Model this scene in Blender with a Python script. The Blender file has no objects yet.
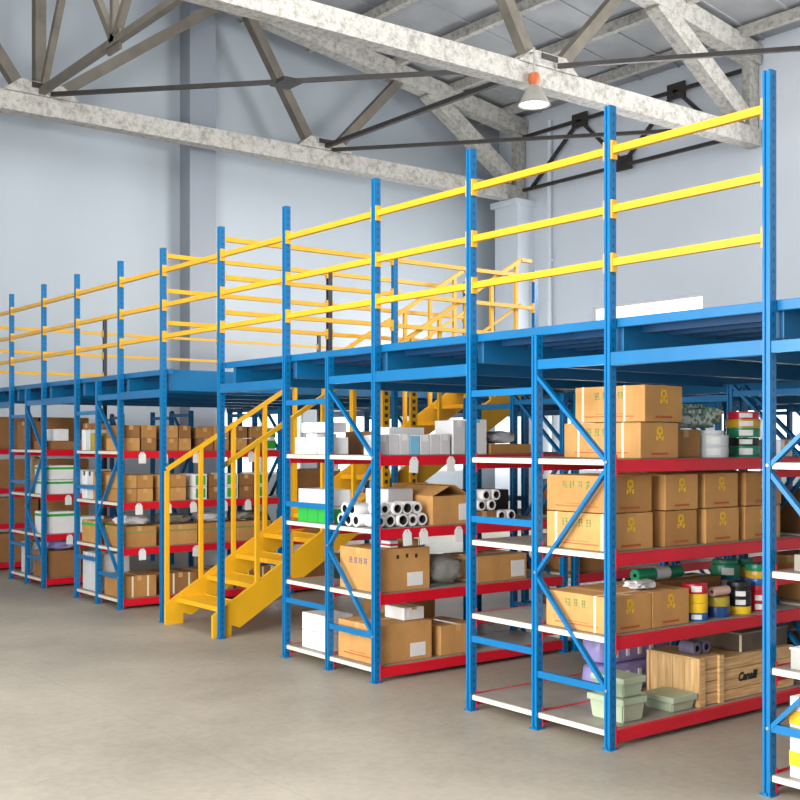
import bpy, bmesh, math, random
from mathutils import Vector, Matrix, noise
random.seed(7)
scene = bpy.context.scene
COL = scene.collection

# ------------------------------------------------------------------ materials
def lin(c):
    c /= 255.0
    return c / 12.92 if c <= 0.04045 else ((c + 0.055) / 1.055) ** 2.4
def rgb(r, g, b): return (lin(r), lin(g), lin(b), 1.0)

def new_mat(name):
    m = bpy.data.materials.new(name); m.use_nodes = True
    nt = m.node_tree
    return m, nt, nt.nodes['Principled BSDF']

def mat(name, col, rough=0.5, metal=0.0, var=0.10, scale=6.0, bump=0.0, bscale=40.0, spec=0.5, detail=4.0):
    m, nt, b = new_mat(name)
    b.inputs['Roughness'].default_value = rough
    b.inputs['Metallic'].default_value = metal
    b.inputs['Specular IOR Level'].default_value = spec
    tc = nt.nodes.new('ShaderNodeTexCoord')
    n = nt.nodes.new('ShaderNodeTexNoise'); n.inputs['Scale'].default_value = scale; n.inputs['Detail'].default_value = detail
    nt.links.new(tc.outputs['Object'], n.inputs['Vector'])
    r = nt.nodes.new('ShaderNodeValToRGB')
    c = rgb(*col)
    r.color_ramp.elements[0].position = 0.3; r.color_ramp.elements[1].position = 0.7
    r.color_ramp.elements[0].color = tuple(x * (1 - var) for x in c[:3]) + (1,)
    r.color_ramp.elements[1].color = tuple(min(1, x * (1 + var)) for x in c[:3]) + (1,)
    nt.links.new(n.outputs['Fac'], r.inputs['Fac']); nt.links.new(r.outputs['Color'], b.inputs['Base Color'])
    if bump:
        n2 = nt.nodes.new('ShaderNodeTexNoise'); n2.inputs['Scale'].default_value = bscale; n2.inputs['Detail'].default_value = 5
        nt.links.new(tc.outputs['Object'], n2.inputs['Vector'])
        bp = nt.nodes.new('ShaderNodeBump'); bp.inputs['Strength'].default_value = bump; bp.inputs['Distance'].default_value = 0.02
        nt.links.new(n2.outputs['Fac'], bp.inputs['Height']); nt.links.new(bp.outputs['Normal'], b.inputs['Normal'])
    return m

M = {}
M['blue'] = mat('blue_paint', (3, 105, 160), 0.30, var=0.06, scale=3)
M['deckblue'] = mat('deck_blue_paint', (4, 100, 152), 0.38, var=0.08, scale=3)
M['red'] = mat('red_paint', (206, 14, 38), 0.38, var=0.08, scale=4)
M['yellow'] = mat('yellow_paint', (226, 170, 28), 0.42, var=0.06, scale=4)
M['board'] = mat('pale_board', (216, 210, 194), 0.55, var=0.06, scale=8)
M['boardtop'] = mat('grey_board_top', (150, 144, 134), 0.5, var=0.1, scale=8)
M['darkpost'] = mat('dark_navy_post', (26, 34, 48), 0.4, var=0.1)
M['greyshade'] = mat('grey_enamel_shade', (150, 148, 140), 0.4, var=0.06)
M['yband'] = mat('orange_yellow_print', (248, 172, 16), 0.5, var=0.03)
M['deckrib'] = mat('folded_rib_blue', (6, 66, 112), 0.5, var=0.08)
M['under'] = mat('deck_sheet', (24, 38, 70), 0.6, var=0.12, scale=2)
M['white'] = mat('white_card', (232, 232, 232), 0.6, var=0.03, scale=10)
M['offwhite'] = mat('grey_white_card', (206, 206, 208), 0.6, var=0.04, scale=10)
M['paper'] = mat('paper_label', (226, 228, 226), 0.7, var=0.03)
M['green'] = mat('green_card', (46, 168, 62), 0.5, var=0.08)
M['palegreen'] = mat('pale_green_plastic', (172, 186, 158), 0.42, var=0.05)
M['strap'] = mat('strap_band', (238, 226, 190), 0.45, var=0.04)
M['gold'] = mat('gold_print', (232, 184, 30), 0.6, var=0.08, scale=30)
M['redprint'] = mat('red_print', (176, 84, 44), 0.7, var=0.1, scale=30)
M['greenprint'] = mat('green_print', (132, 142, 80), 0.7, var=0.1, scale=30)
M['blueprint'] = mat('blue_print', (110, 104, 130), 0.7, var=0.1, scale=30)
M['black'] = mat('black_plastic', (24, 24, 26), 0.4, var=0.1)
M['dark'] = mat('dark_steel', (52, 48, 46), 0.55, var=0.15)
M['rtred'] = mat('red_ribbon', (196, 18, 40), 0.3, var=0.06)
M['rtyellow'] = mat('yellow_ribbon', (236, 196, 30), 0.3, var=0.06)
M['rtgold'] = mat('gold_ribbon', (198, 156, 34), 0.3, var=0.06)
M['rtgreen'] = mat('green_ribbon', (14, 132, 92), 0.3, var=0.06)
M['rtblue'] = mat('blue_ribbon', (22, 96, 172), 0.3, var=0.06)
M['rtnavy'] = mat('navy_ribbon', (24, 66, 124), 0.3, var=0.06)
M['rtwhite'] = mat('white_ribbon', (206, 210, 212), 0.3, var=0.05)
M['rtpink'] = mat('pink_roll', (222, 184, 168), 0.4, var=0.05)
M['rtolive'] = mat('olive_ribbon', (168, 150, 44), 0.35, var=0.06)
M['cyan'] = mat('pale_blue_card', (122, 186, 214), 0.5, var=0.06)
M['violet'] = mat('violet_film', (160, 152, 210), 0.3, var=0.14, scale=14)
M['brownweb'] = mat('weathered_truss_web', (112, 106, 96), 0.8, var=0.2, scale=3, bump=0.3, bscale=14)
M['steel'] = mat('galvanised_steel', (170, 170, 166), 0.35, metal=0.7, var=0.08)
M['greybox'] = mat('grey_box', (128, 124, 112), 0.55, var=0.1)
M['sack'] = mat('woven_sack', (188, 158, 116), 0.8, var=0.2, scale=20, bump=0.5, bscale=60)
M['hole'] = mat('roll_core_shade', (40, 36, 36), 0.8, var=0.1)
M['rust'] = mat('orange_lamp_neck', (190, 96, 50), 0.5, var=0.12)

def carton_mat(name, col):
    m, nt, b = new_mat(name)
    b.inputs['Roughness'].default_value = 0.72
    b.inputs['Specular IOR Level'].default_value = 0.25
    tc = nt.nodes.new('ShaderNodeTexCoord')
    n = nt.nodes.new('ShaderNodeTexNoise'); n.inputs['Scale'].default_value = 5; n.inputs['Detail'].default_value = 6
    w = nt.nodes.new('ShaderNodeTexNoise'); w.inputs['Scale'].default_value = 120
    mp = nt.nodes.new('ShaderNodeMapping'); mp.inputs['Scale'].default_value = (1, 1, 0.08)
    nt.links.new(tc.outputs['Object'], n.inputs['Vector']); nt.links.new(tc.outputs['Object'], mp.inputs['Vector']); nt.links.new(mp.outputs['Vector'], w.inputs['Vector'])
    mx = nt.nodes.new('ShaderNodeMath'); mx.operation = 'MULTIPLY_ADD'; mx.inputs[1].default_value = 0.35
    nt.links.new(w.outputs['Fac'], mx.inputs[0]); nt.links.new(n.outputs['Fac'], mx.inputs[2])
    r = nt.nodes.new('ShaderNodeValToRGB'); c = rgb(*col)
    r.color_ramp.elements[0].position = 0.45; r.color_ramp.elements[1].position = 0.9
    r.color_ramp.elements[0].color = tuple(x * 0.86 for x in c[:3]) + (1,)
    r.color_ramp.elements[1].color = tuple(min(1, x * 1.10) for x in c[:3]) + (1,)
    nt.links.new(mx.outputs[0], r.inputs['Fac']); nt.links.new(r.outputs['Color'], b.inputs['Base Color'])
    bp = nt.nodes.new('ShaderNodeBump'); bp.inputs['Strength'].default_value = 0.08
    nt.links.new(w.outputs['Fac'], bp.inputs['Height']); nt.links.new(bp.outputs['Normal'], b.inputs['Normal'])
    return m
M['carton'] = carton_mat('kraft_carton', (194, 146, 88))
M['carton2'] = carton_mat('kraft_carton_darker', (178, 130, 76))
M['carton3'] = carton_mat('kraft_carton_brown', (150, 106, 66))
M['tape'] = mat('carton_tape', (200, 158, 100), 0.3, var=0.05)

def post_mat():
    m, nt, b = new_mat('perforated_blue_post')
    b.inputs['Roughness'].default_value = 0.24
    g = nt.nodes.new('ShaderNodeNewGeometry'); tc = nt.nodes.new('ShaderNodeTexCoord')
    sp = nt.nodes.new('ShaderNodeSeparateXYZ'); nt.links.new(g.outputs['Position'], sp.inputs[0])
    sn = nt.nodes.new('ShaderNodeSeparateXYZ'); nt.links.new(g.outputs['True Normal'], sn.inputs[0])
    sg = nt.nodes.new('ShaderNodeSeparateXYZ'); nt.links.new(tc.outputs['Generated'], sg.inputs[0])
    def math_(op, a, bb=None):
        n = nt.nodes.new('ShaderNodeMath'); n.operation = op
        for i, v in enumerate((a, bb)):
            if v is None: continue
            if isinstance(v, (int, float)): n.inputs[i].default_value = v
            else: nt.links.new(v, n.inputs[i])
        return n.outputs[0]
    f = math_('FRACT', math_('DIVIDE', sp.outputs[2], 0.055))
    hz = math_('LESS_THAN', f, 0.36)
    d = math_('ABSOLUTE', math_('SUBTRACT', sg.outputs[0], 0.55))
    hx = math_('LESS_THAN', d, 0.11)
    ny = math_('LESS_THAN', sn.outputs[1], -0.5)
    k = math_('MULTIPLY', math_('MULTIPLY', hz, hx), ny)
    mix = nt.nodes.new('ShaderNodeMix'); mix.data_type = 'RGBA'
    nt.links.new(k, mix.inputs[0])
    mix.inputs[6].default_value = rgb(3, 105, 160); mix.inputs[7].default_value = rgb(4, 66, 116)
    nt.links.new(mix.outputs[2], b.inputs['Base Color'])
    return m
M['post'] = post_mat()

def floor_mat():
    m, nt, b = new_mat('screed_floor')
    tc = nt.nodes.new('ShaderNodeTexCoord')
    n = nt.nodes.new('ShaderNodeTexNoise'); n.inputs['Scale'].default_value = 0.55; n.inputs['Detail'].default_value = 8; n.inputs['Roughness'].default_value = 0.62
    n2 = nt.nodes.new('ShaderNodeTexNoise'); n2.inputs['Scale'].default_value = 22; n2.inputs['Detail'].default_value = 6
    nt.links.new(tc.outputs['Object'], n.inputs['Vector']); nt.links.new(tc.outputs['Object'], n2.inputs['Vector'])
    a = nt.nodes.new('ShaderNodeMath'); a.operation = 'MULTIPLY_ADD'; a.inputs[1].default_value = 0.3
    nt.links.new(n2.outputs['Fac'], a.inputs[0]); nt.links.new(n.outputs['Fac'], a.inputs[2])
    r = nt.nodes.new('ShaderNodeValToRGB')
    r.color_ramp.elements[0].position = 0.42; r.color_ramp.elements[1].position = 0.86
    r.color_ramp.elements[0].color = rgb(138, 131, 119); r.color_ramp.elements[1].color = rgb(176, 167, 152)
    nt.links.new(a.outputs[0], r.inputs['Fac'])
    br = nt.nodes.new('ShaderNodeTexBrick'); br.offset = 0.0
    br.inputs['Scale'].default_value = 1.0; br.inputs['Brick Width'].default_value = 4.6; br.inputs['Row Height'].default_value = 3.9
    br.inputs['Mortar Size'].default_value = 0.005; br.inputs['Mortar Smooth'].default_value = 0.3
    br.inputs['Color1'].default_value = (1, 1, 1, 1); br.inputs['Color2'].default_value = (0.97, 0.97, 0.97, 1); br.inputs['Mortar'].default_value = (0.88, 0.87, 0.86, 1)
    mp = nt.nodes.new('ShaderNodeMapping'); mp.inputs['Location'].default_value = (1.9, 1.4, 0)
    nt.links.new(tc.outputs['Object'], mp.inputs['Vector']); nt.links.new(mp.outputs['Vector'], br.inputs['Vector'])
    mx = nt.nodes.new('ShaderNodeMix'); mx.data_type = 'RGBA'; mx.blend_type = 'MULTIPLY'; mx.inputs[0].default_value = 1.0
    nt.links.new(r.outputs['Color'], mx.inputs[6]); nt.links.new(br.outputs['Color'], mx.inputs[7]); nt.links.new(mx.outputs[2], b.inputs['Base Color'])
    rr = nt.nodes.new('ShaderNodeMapRange'); rr.inputs[3].default_value = 0.38; rr.inputs[4].default_value = 0.62
    nt.links.new(n.outputs['Fac'], rr.inputs[0]); nt.links.new(rr.outputs[0], b.inputs['Roughness'])
    b.inputs['Specular IOR Level'].default_value = 0.35
    return m
M['floor'] = floor_mat()

def wall_mat(name, col):
    m, nt, b = new_mat(name)
    b.inputs['Roughness'].default_value = 0.36
    tc = nt.nodes.new('ShaderNodeTexCoord')
    n = nt.nodes.new('ShaderNodeTexNoise'); n.inputs['Scale'].default_value = 0.5; n.inputs['Detail'].default_value = 7
    nt.links.new(tc.outputs['Object'], n.inputs['Vector'])
    r = nt.nodes.new('ShaderNodeValToRGB'); c = rgb(*col)
    r.color_ramp.elements[0].position = 0.3; r.color_ramp.elements[1].position = 0.75
    r.color_ramp.elements[0].color = tuple(x * 0.93 for x in c[:3]) + (1,); r.color_ramp.elements[1].color = c
    nt.links.new(n.outputs['Fac'], r.inputs['Fac']); nt.links.new(r.outputs['Color'], b.inputs['Base Color'])
    n2 = nt.nodes.new('ShaderNodeTexNoise'); n2.inputs['Scale'].default_value = 9; n2.inputs['Detail'].default_value = 6
    nt.links.new(tc.outputs['Object'], n2.inputs['Vector'])
    bp = nt.nodes.new('ShaderNodeBump'); bp.inputs['Strength'].default_value = 0.07
    nt.links.new(n2.outputs['Fac'], bp.inputs['Height']); nt.links.new(bp.outputs['Normal'], b.inputs['Normal'])
    return m
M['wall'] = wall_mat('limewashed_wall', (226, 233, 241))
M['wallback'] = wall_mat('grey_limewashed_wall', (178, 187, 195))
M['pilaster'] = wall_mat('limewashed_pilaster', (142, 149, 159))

def concrete_mat():
    m, nt, b = new_mat('pitted_concrete')
    b.inputs['Roughness'].default_value = 0.85
    tc = nt.nodes.new('ShaderNodeTexCoord')
    v = nt.nodes.new('ShaderNodeTexNoise'); v.inputs['Scale'].default_value = 11; v.inputs['Detail'].default_value = 9; v.inputs['Roughness'].default_value = 0.7
    nt.links.new(tc.outputs['Object'], v.inputs['Vector'])
    r = nt.nodes.new('ShaderNodeValToRGB')
    r.color_ramp.elements[0].position = 0.34; r.color_ramp.elements[1].position = 0.56
    r.color_ramp.elements[0].color = rgb(142, 138, 130); r.color_ramp.elements[1].color = rgb(190, 187, 180)
    nt.links.new(v.outputs['Fac'], r.inputs['Fac']); nt.links.new(r.outputs['Color'], b.inputs['Base Color'])
    bp = nt.nodes.new('ShaderNodeBump'); bp.inputs['Strength'].default_value = 0.5; bp.inputs['Distance'].default_value = 0.03
    nt.links.new(v.outputs['Fac'], bp.inputs['Height']); nt.links.new(bp.outputs['Normal'], b.inputs['Normal'])
    return m
M['concrete'] = concrete_mat()

def wood_mat(name='crate_wood', sc=(2, 2, 26)):
    m, nt, b = new_mat(name)
    b.inputs['Roughness'].default_value = 0.65
    tc = nt.nodes.new('ShaderNodeTexCoord'); mp = nt.nodes.new('ShaderNodeMapping'); mp.inputs['Scale'].default_value = sc
    n = nt.nodes.new('ShaderNodeTexNoise'); n.inputs['Scale'].default_value = 2.2; n.inputs['Detail'].default_value = 6
    nt.links.new(tc.outputs['Object'], mp.inputs['Vector']); nt.links.new(mp.outputs['Vector'], n.inputs['Vector'])
    r = nt.nodes.new('ShaderNodeValToRGB')
    r.color_ramp.elements[0].position = 0.3; r.color_ramp.elements[1].position = 0.7
    r.color_ramp.elements[0].color = rgb(190, 146, 92); r.color_ramp.elements[1].color = rgb(232, 196, 140)
    nt.links.new(n.outputs['Fac'], r.inputs['Fac']); nt.links.new(r.outputs['Color'], b.inputs['Base Color'])
    return m
M['wood'] = wood_mat(); M['woodv'] = wood_mat('crate_wood_end', (20, 20, 1.5))
M['darkwood'] = mat('dark_ply', (92, 80, 64), 0.6, var=0.15, scale=8)

def clear_mat(name, col, alpha_rough=0.25, tr=0.75):
    m, nt, b = new_mat(name)
    b.inputs['Base Color'].default_value = rgb(*col)
    b.inputs['Roughness'].default_value = alpha_rough
    b.inputs['Transmission Weight'].default_value = tr
    b.inputs['IOR'].default_value = 1.15
    return m
M['film'] = clear_mat('clear_plastic_film', (222, 226, 222))

def net_mat():
    m, nt, b = new_mat('green_white_netting')
    tc = nt.nodes.new('ShaderNodeTexCoord')
    v = nt.nodes.new('ShaderNodeTexVoronoi'); v.inputs['Scale'].default_value = 48
    nt.links.new(tc.outputs['Object'], v.inputs['Vector'])
    r = nt.nodes.new('ShaderNodeValToRGB'); r.color_ramp.interpolation = 'CONSTANT'
    r.color_ramp.elements[0].color = rgb(86, 132, 110); r.color_ramp.elements[1].position = 0.34; r.color_ramp.elements[1].color = rgb(128, 172, 148)
    e = r.color_ramp.elements.new(0.52); e.color = rgb(208, 214, 206)
    nt.links.new(v.outputs['Color'], r.inputs['Fac']); nt.links.new(r.outputs['Color'], b.inputs['Base Color'])
    b.inputs['Roughness'].default_value = 0.4
    return m
M['net'] = net_mat()

def roof_mat():
    m, nt, b = new_mat('ribbed_roof_sheet')
    b.inputs['Roughness'].default_value = 0.6
    tc = nt.nodes.new('ShaderNodeTexCoord')
    n = nt.nodes.new('ShaderNodeTexNoise'); n.inputs['Scale'].default_value = 0.8; n.inputs['Detail'].default_value = 5
    nt.links.new(tc.outputs['Object'], n.inputs['Vector'])
    r = nt.nodes.new('ShaderNodeValToRGB'); r.color_ramp.elements[0].position = 0.35; r.color_ramp.elements[1].position = 0.7
    r.color_ramp.elements[0].color = rgb(146, 148, 150); r.color_ramp.elements[1].color = rgb(176, 178, 180)
    nt.links.new(n.outputs['Fac'], r.inputs['Fac']); nt.links.new(r.outputs['Color'], b.inputs['Base Color'])
    return m
M['roof'] = roof_mat()

def emit_mat(name, col, s):
    m, nt, b = new_mat(name)
    b.inputs['Base Color'].default_value = rgb(*col)
    b.inputs['Emission Color'].default_value = rgb(*col)
    b.inputs['Emission Strength'].default_value = s
    return m
M['daylight'] = emit_mat('daylit_frosted_pane', (244, 248, 255), 1.6)
M['lampglow'] = emit_mat('lamp_bulb_glow', (255, 250, 240), 2.0)

# ------------------------------------------------------------------ mesh helpers
class MB:
    def __init__(s): s.bm = bmesh.new()
    def box(s, x0, x1, y0, y1, z0, z1, bev=0.0):
        vs = bmesh.ops.create_cube(s.bm, size=1.0)['verts']
        for v in vs:
            v.co = Vector(((x0 + x1) / 2 + v.co.x * (x1 - x0), (y0 + y1) / 2 + v.co.y * (y1 - y0), (z0 + z1) / 2 + v.co.z * (z1 - z0)))
        if bev:
            es = list({e for v in vs for e in v.link_edges})
            bmesh.ops.bevel(s.bm, geom=es, offset=bev, segments=2, affect='EDGES', profile=0.5)
        return s
    def bar(s, p, q, w, h, up=(0, 0, 1)):
        p, q = Vector(p), Vector(q); d = (q - p); L = d.length; d.normalize(); up = Vector(up)
        if abs(d.dot(up)) > 0.98: up = Vector((0, 1, 0))
        sx = d.cross(up).normalized(); sz = sx.cross(d).normalized()
        vs = bmesh.ops.create_cube(s.bm, size=1.0)['verts']; c = (p + q) / 2
        for v in vs: v.co = c + d * (v.co.x * L) + sx * (v.co.y * w) + sz * (v.co.z * h)
        return s
    def tube(s, p, q, r, seg=12):
        p, q = Vector(p), Vector(q); d = q - p; L = d.length; d.normalize()
        rot = d.to_track_quat('Z', 'Y').to_matrix().to_4x4()
        bmesh.ops.create_cone(s.bm, cap_ends=True, segments=seg, radius1=r, radius2=r, depth=L, matrix=Matrix.Translation((p + q) / 2) @ rot)
        return s
    def lathe(s, prof, seg=24, at=(0, 0, 0), axis='Z'):
        R = {'Z': Matrix(), 'X': Matrix.Rotation(math.pi / 2, 4, 'Y'), 'Y': Matrix.Rotation(math.pi / 2, 4, 'X')}[axis]
        T = Matrix.Translation(at) @ R
        rows = []
        for r, z in prof:
            if r < 1e-6: rows.append([s.bm.verts.new(T @ Vector((0, 0, z)))])
            else: rows.append([s.bm.verts.new(T @ Vector((r * math.cos(2 * math.pi * i / seg), r * math.sin(2 * math.pi * i / seg), z))) for i in range(seg)])
        for a, b in zip(rows, rows[1:]):
            for i in range(seg):
                j = (i + 1) % seg
                if len(a) == 1 and len(b) == 1: continue
                if len(a) == 1: s.bm.faces.new((a[0], b[j], b[i]))
                elif len(b) == 1: s.bm.faces.new((a[i], a[j], b[0]))
                else: s.bm.faces.new((a[i], a[j], b[j], b[i]))
        return s
    def prism(s, pts, y0, y1, plane='xz'):
        def P(a, b, t): return Vector((a, t, b)) if plane == 'xz' else (Vector((t, a, b)) if plane == 'yz' else Vector((a, b, t)))
        A = [s.bm.verts.new(P(a, b, y0)) for a, b in pts]; B = [s.bm.verts.new(P(a, b, y1)) for a, b in pts]
        s.bm.faces.new(A); s.bm.faces.new(B[::-1])
        n = len(pts)
        for i in range(n): s.bm.faces.new((A[i], B[i], B[(i + 1) % n], A[(i + 1) % n]))
        return s
    def blob(s, c, r, amp=0.2, freq=6, sub=3, seed=0, pw=0.7):
        vs = bmesh.ops.create_icosphere(s.bm, subdivisions=sub, radius=1.0)['verts']
        for v in vs:
            k = 1 + amp * noise.noise(v.co * freq * 0.35 + Vector((seed, seed * 2.1, 0)))
            p = Vector((math.copysign(abs(v.co.x) ** pw, v.co.x), math.copysign(abs(v.co.y) ** pw, v.co.y), math.copysign(abs(v.co.z) ** pw, v.co.z)))
            v.co = Vector(c) + Vector((p.x * r[0] * k, p.y * r[1] * k, max(-r[2], p.z * r[2] * k)))
        return s
    def build(s, name, m, parent=None, smooth=False, org=None):
        bmesh.ops.recalc_face_normals(s.bm, faces=s.bm.faces)
        o = Vector(org) if org is not None else (Vector(parent.get('_o')) if parent is not None and parent.get('_o') is not None else Vector((0, 0, 0)))
        bmesh.ops.translate(s.bm, verts=s.bm.verts, vec=-o)
        me = bpy.data.meshes.new(name); s.bm.to_mesh(me); s.bm.free()
        me.materials.append(M[m] if isinstance(m, str) else m)
        if smooth:
            for p in me.polygons: p.use_smooth = True
            try: me.set_sharp_from_angle(angle=math.radians(40))
            except Exception: pass
        ob = bpy.data.objects.new(name, me); COL.objects.link(ob)
        if parent is not None: ob.parent = parent; ob['_o'] = tuple(o)
        else: ob.location = o; ob['_o'] = tuple(o)
        return ob

def tag(o, label, cat, group=None):
    o['label'] = label; o['category'] = cat
    if group: o['group'] = group
    return o
def thing(name, label, cat, loc, group=None):
    o = bpy.data.objects.new(name, None); COL.objects.link(o); o.empty_display_size = 0.1
    o.location = loc; o['_o'] = tuple(loc)
    return tag(o, label, cat, group)
def struct(o, label=None):
    o['kind'] = 'structure'
    if label: o['label'] = label
    return o

# ------------------------------------------------------------------ room
XL, XR, YN, YE = -7.5, 11.8, -9.0, 14.8
FZ = -0.025      # floor level; heights below are measured from the rack datum
def roof_z(x): return 8.72 + 0.15 * (11.7 - x)

struct(MB().box(XL - .3, XR + .3, YN - .3, YE + .3, -0.225, FZ).build('floor', 'floor'))

def grid_wall(name, axis, p0, p1, a0, a1, ztop, holes):
    """wall slab in plane axis ('x' or 'y') with rectangular openings (a0,a1,z0,z1)"""
    A = sorted({a0, a1, *[h[0] for h in holes], *[h[1] for h in holes]})
    mb = MB()
    for i in range(len(A) - 1):
        m0, m1 = A[i], A[i + 1]; mid = (m0 + m1) / 2
        hs = sorted([(h[2], h[3]) for h in holes if h[0] - 1e-6 <= mid <= h[1] + 1e-6])
        z = FZ
        segs = []
        for h0, h1 in hs: segs.append((z, h0)); z = h1
        segs.append((z, None))
        for s0, s1 in segs:
            if s1 is None:
                t0, t1 = (ztop(m0), ztop(m1))
                if axis == 'y': mb.prism([(m0, s0), (m1, s0), (m1, t1), (m0, t0)], p0, p1, 'xz')
                else: mb.prism([(m0, s0), (m1, s0), (m1, t1), (m0, t0)], p0, p1, 'yz')
            elif s1 - s0 > 1e-4:
                if axis == 'y': mb.box(m0, m1, p0, p1, s0, s1)
                else: mb.box(p0, p1, m0, m1, s0, s1)
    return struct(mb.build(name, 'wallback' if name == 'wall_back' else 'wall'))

EWIN = [(4.9, 6.7, 1.15, 2.36), (7.3, 9.1, 1.15, 2.36), (9.6, 11.2, 1.15, 2.36)]
RWIN = [(1.2, 3.2, 1.15, 2.42), (4.4, 6.4, 1.15, 2.42), (7.2, 9.2, 1.15, 2.42), (11.0, 13.0, 1.15, 2.42)]
RHI = (9.37, 12.05, 3.25, 4.46)
RHX_ADDED = (-3.0, 5.5, 4.4, 7.9)  # unseen high window, added to brighten the end wall
LWIN = [(-2.4, 0.8, 0.4, 4.0), (1.3, 4.5, 0.4, 4.0)]
LCLR_ADDED = (-5.5, 1.5, 5.2, 7.8)  # unseen clerestory opening, added to light the right wall
NWIN = []
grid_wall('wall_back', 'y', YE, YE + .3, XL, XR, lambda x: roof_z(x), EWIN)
grid_wall('wall_right', 'x', XR, XR + .3, YN, YE + .3, lambda y: roof_z(XR), RWIN + [RHI, RHX_ADDED])
grid_wall('wall_left', 'x', XL - .3, XL, YN, YE + .3, lambda y: roof_z(XL), LWIN + [LCLR_ADDED])
grid_wall('wall_front', 'y', YN - .3, YN, XL, XR, lambda x: roof_z(x), NWIN)

wn = [0]
def window(axis, p, h, nm=2, nz=1):
    wn[0] += 1
    a0, a1, z0, z1 = h; w = 0.05
    def B(mb, u0, u1, v0, v1, d0, d1):
        if axis == 'y': mb.box(u0, u1, p + d0, p + d1, v0, v1)
        else: mb.box(p + d0, p + d1, u0, u1, v0, v1)
    f = MB()
    B(f, a0, a1, z0, z0 + w, 0.02, .14); B(f, a0, a1, z1 - w, z1, 0.02, .14)
    B(f, a0, a0 + w, z0 + w, z1 - w, 0.02, .14); B(f, a1 - w, a1, z0 + w, z1 - w, 0.02, .14)
    for i in range(1, nm): c = a0 + (a1 - a0) * i / nm; B(f, c - .02, c + .02, z0 + w, z1 - w, 0.03, .13)
    for i in range(1, nz): c = z0 + (z1 - z0) * i / nz; B(f, a0 + w, a1 - w, c - .02, c + .02, 0.03, .13)
    fr = struct(f.build('window_%d' % wn[0], 'white', org=((a0 + a1) / 2, p, z0) if axis == 'y' else (p, (a0 + a1) / 2, z0)))
    g = MB(); B(g, a0 + .01, a1 - .01, z0 + .01, z1 - .01, .09, .10)
    g.build('pane', 'daylight', fr)
for h in EWIN: window('y', YE, h)
for h in RWIN: window('x', XR, h)
window('x', XR, RHI, 1); window('x', XR, RHX_ADDED, 5, 2)

# ceiling with ribs and purlins
ce = MB()
nrib = 0
x0, x1 = XL - .3, XR + .3
ce.prism([(x0, roof_z(x0)), (x1, roof_z(x1)), (x1, roof_z(x1) + .12), (x0, roof_z(x0) + .12)], YN - .3, YE + .3)
y = YN
while y < YE:
    if y > 3: ce.prism([(0, roof_z(0) - .025), (x1, roof_z(x1) - .025), (x1, roof_z(x1) + .01), (0, roof_z(0) + .01)], y, y + .06)
    y += 0.9
ceiling = struct(ce.build('ceiling', 'roof'))
for i in range(14):
    x = 11.2 - i * 1.45
    MB().prism([(x - .06, roof_z(x) - .20), (x + .06, roof_z(x) - .20), (x + .06, roof_z(x) - .024), (x - .06, roof_z(x) - .024)], YN, YE).build('purlin', 'concrete', ceiling)

SKY_ADDED = (-0.6, 3.6, 2.0, 10.5)     # invented skylight above the frame, added to brighten the right wall
sk = MB().prism([(SKY_ADDED[0], roof_z(SKY_ADDED[0]) - .05), (SKY_ADDED[1], roof_z(SKY_ADDED[1]) - .05), (SKY_ADDED[1], roof_z(SKY_ADDED[1]) - .03), (SKY_ADDED[0], roof_z(SKY_ADDED[0]) - .03)], SKY_ADDED[2], SKY_ADDED[3])
struct(sk.build('window_%d' % (wn[0] + 1), 'daylight'))  # glowing pane of the added skylight

# pilasters and corner column
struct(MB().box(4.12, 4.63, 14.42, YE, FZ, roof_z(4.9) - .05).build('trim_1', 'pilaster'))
tc_ = MB().box(11.32, XR, 13.72, 14.42, FZ, 6.72); tc_.box(11.22, XR, 13.66, 14.46, 6.72, 6.84)
struct(tc_.build('trim_2', 'wall'))
cp = MB().tube((11.72, 13.2, FZ), (11.72, 13.2, roof_z(11.7) - .3), .055)
for z in (1.5, 3.5, 5.5, 7.5): cp.box(11.66, 11.796, 13.12, 13.28, z, z + .05)
tag(cp.build('drain_pipe', 'wall', org=(11.72, 13.2, 0), smooth=True), 'pale painted pipe running up the right wall beside the corner column', 'pipe')

# ------------------------------------------------------------------ roof trusses
def top_z(x): return 8.42 + 0.15 * (11.7 - x)
def truss(y, label):
    t = thing('roof_truss', label, 'roof truss', (11.5, y, 6.84), 'concrete roof trusses')
    def member(name, p, q, w, h, m='concrete'):
        MB().bar((p[0], y, p[1]), (q[0], y, q[1]), w, h).build(name, m, t)
    member('bottom_chord', (-9.5, 7.0), (11.75, 7.0), .26, .30)
    member('top_chord', (-9.5, top_z(-9.5)), (11.75, top_z(11.75)), .28, .34)
    for n in (-4.0, 1.3, 6.62):
        g = MB().prism([(n - .62, 7.14), (n + .62, 7.14), (n + .34, 7.36), (n - .34, 7.36)], y - .13, y + .13)
        g.build('node_block', 'concrete', t)
        MB().box(n - .16, n + .16, y - .145, y - .13, 7.26, 7.34).build('gusset_plate', 'dark', t)
    for p, q in [((6.3, 7.3), (4.95, top_z(4.95))), ((6.95, 7.3), (8.5, top_z(8.5))), ((1.65, 7.3), (4.65, top_z(4.65))), ((1.3, 7.3), (1.3, top_z(1.3))),
                 ((.95, 7.3), (-1.2, top_z(-1.2))), ((-3.7, 7.3), (-1.5, top_z(-1.5))), ((-4.3, 7.3), (-6.5, top_z(-6.5)))]:
        member('web_member', p, q, .17, .17, 'brownweb')
    member('end_diagonal', (9.1, top_z(9.1) - .08), (11.35, 7.3), .26, .30)
    member('end_post', (11.6, 7.1), (11.6, top_z(11.6) - .1), .24, .16)
    return t
truss(14.0, 'pitted pale concrete truss spanning nearest the far back wall')
truss(8.26, 'pale concrete truss crossing above the racks, lamp hanging from it')

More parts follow.
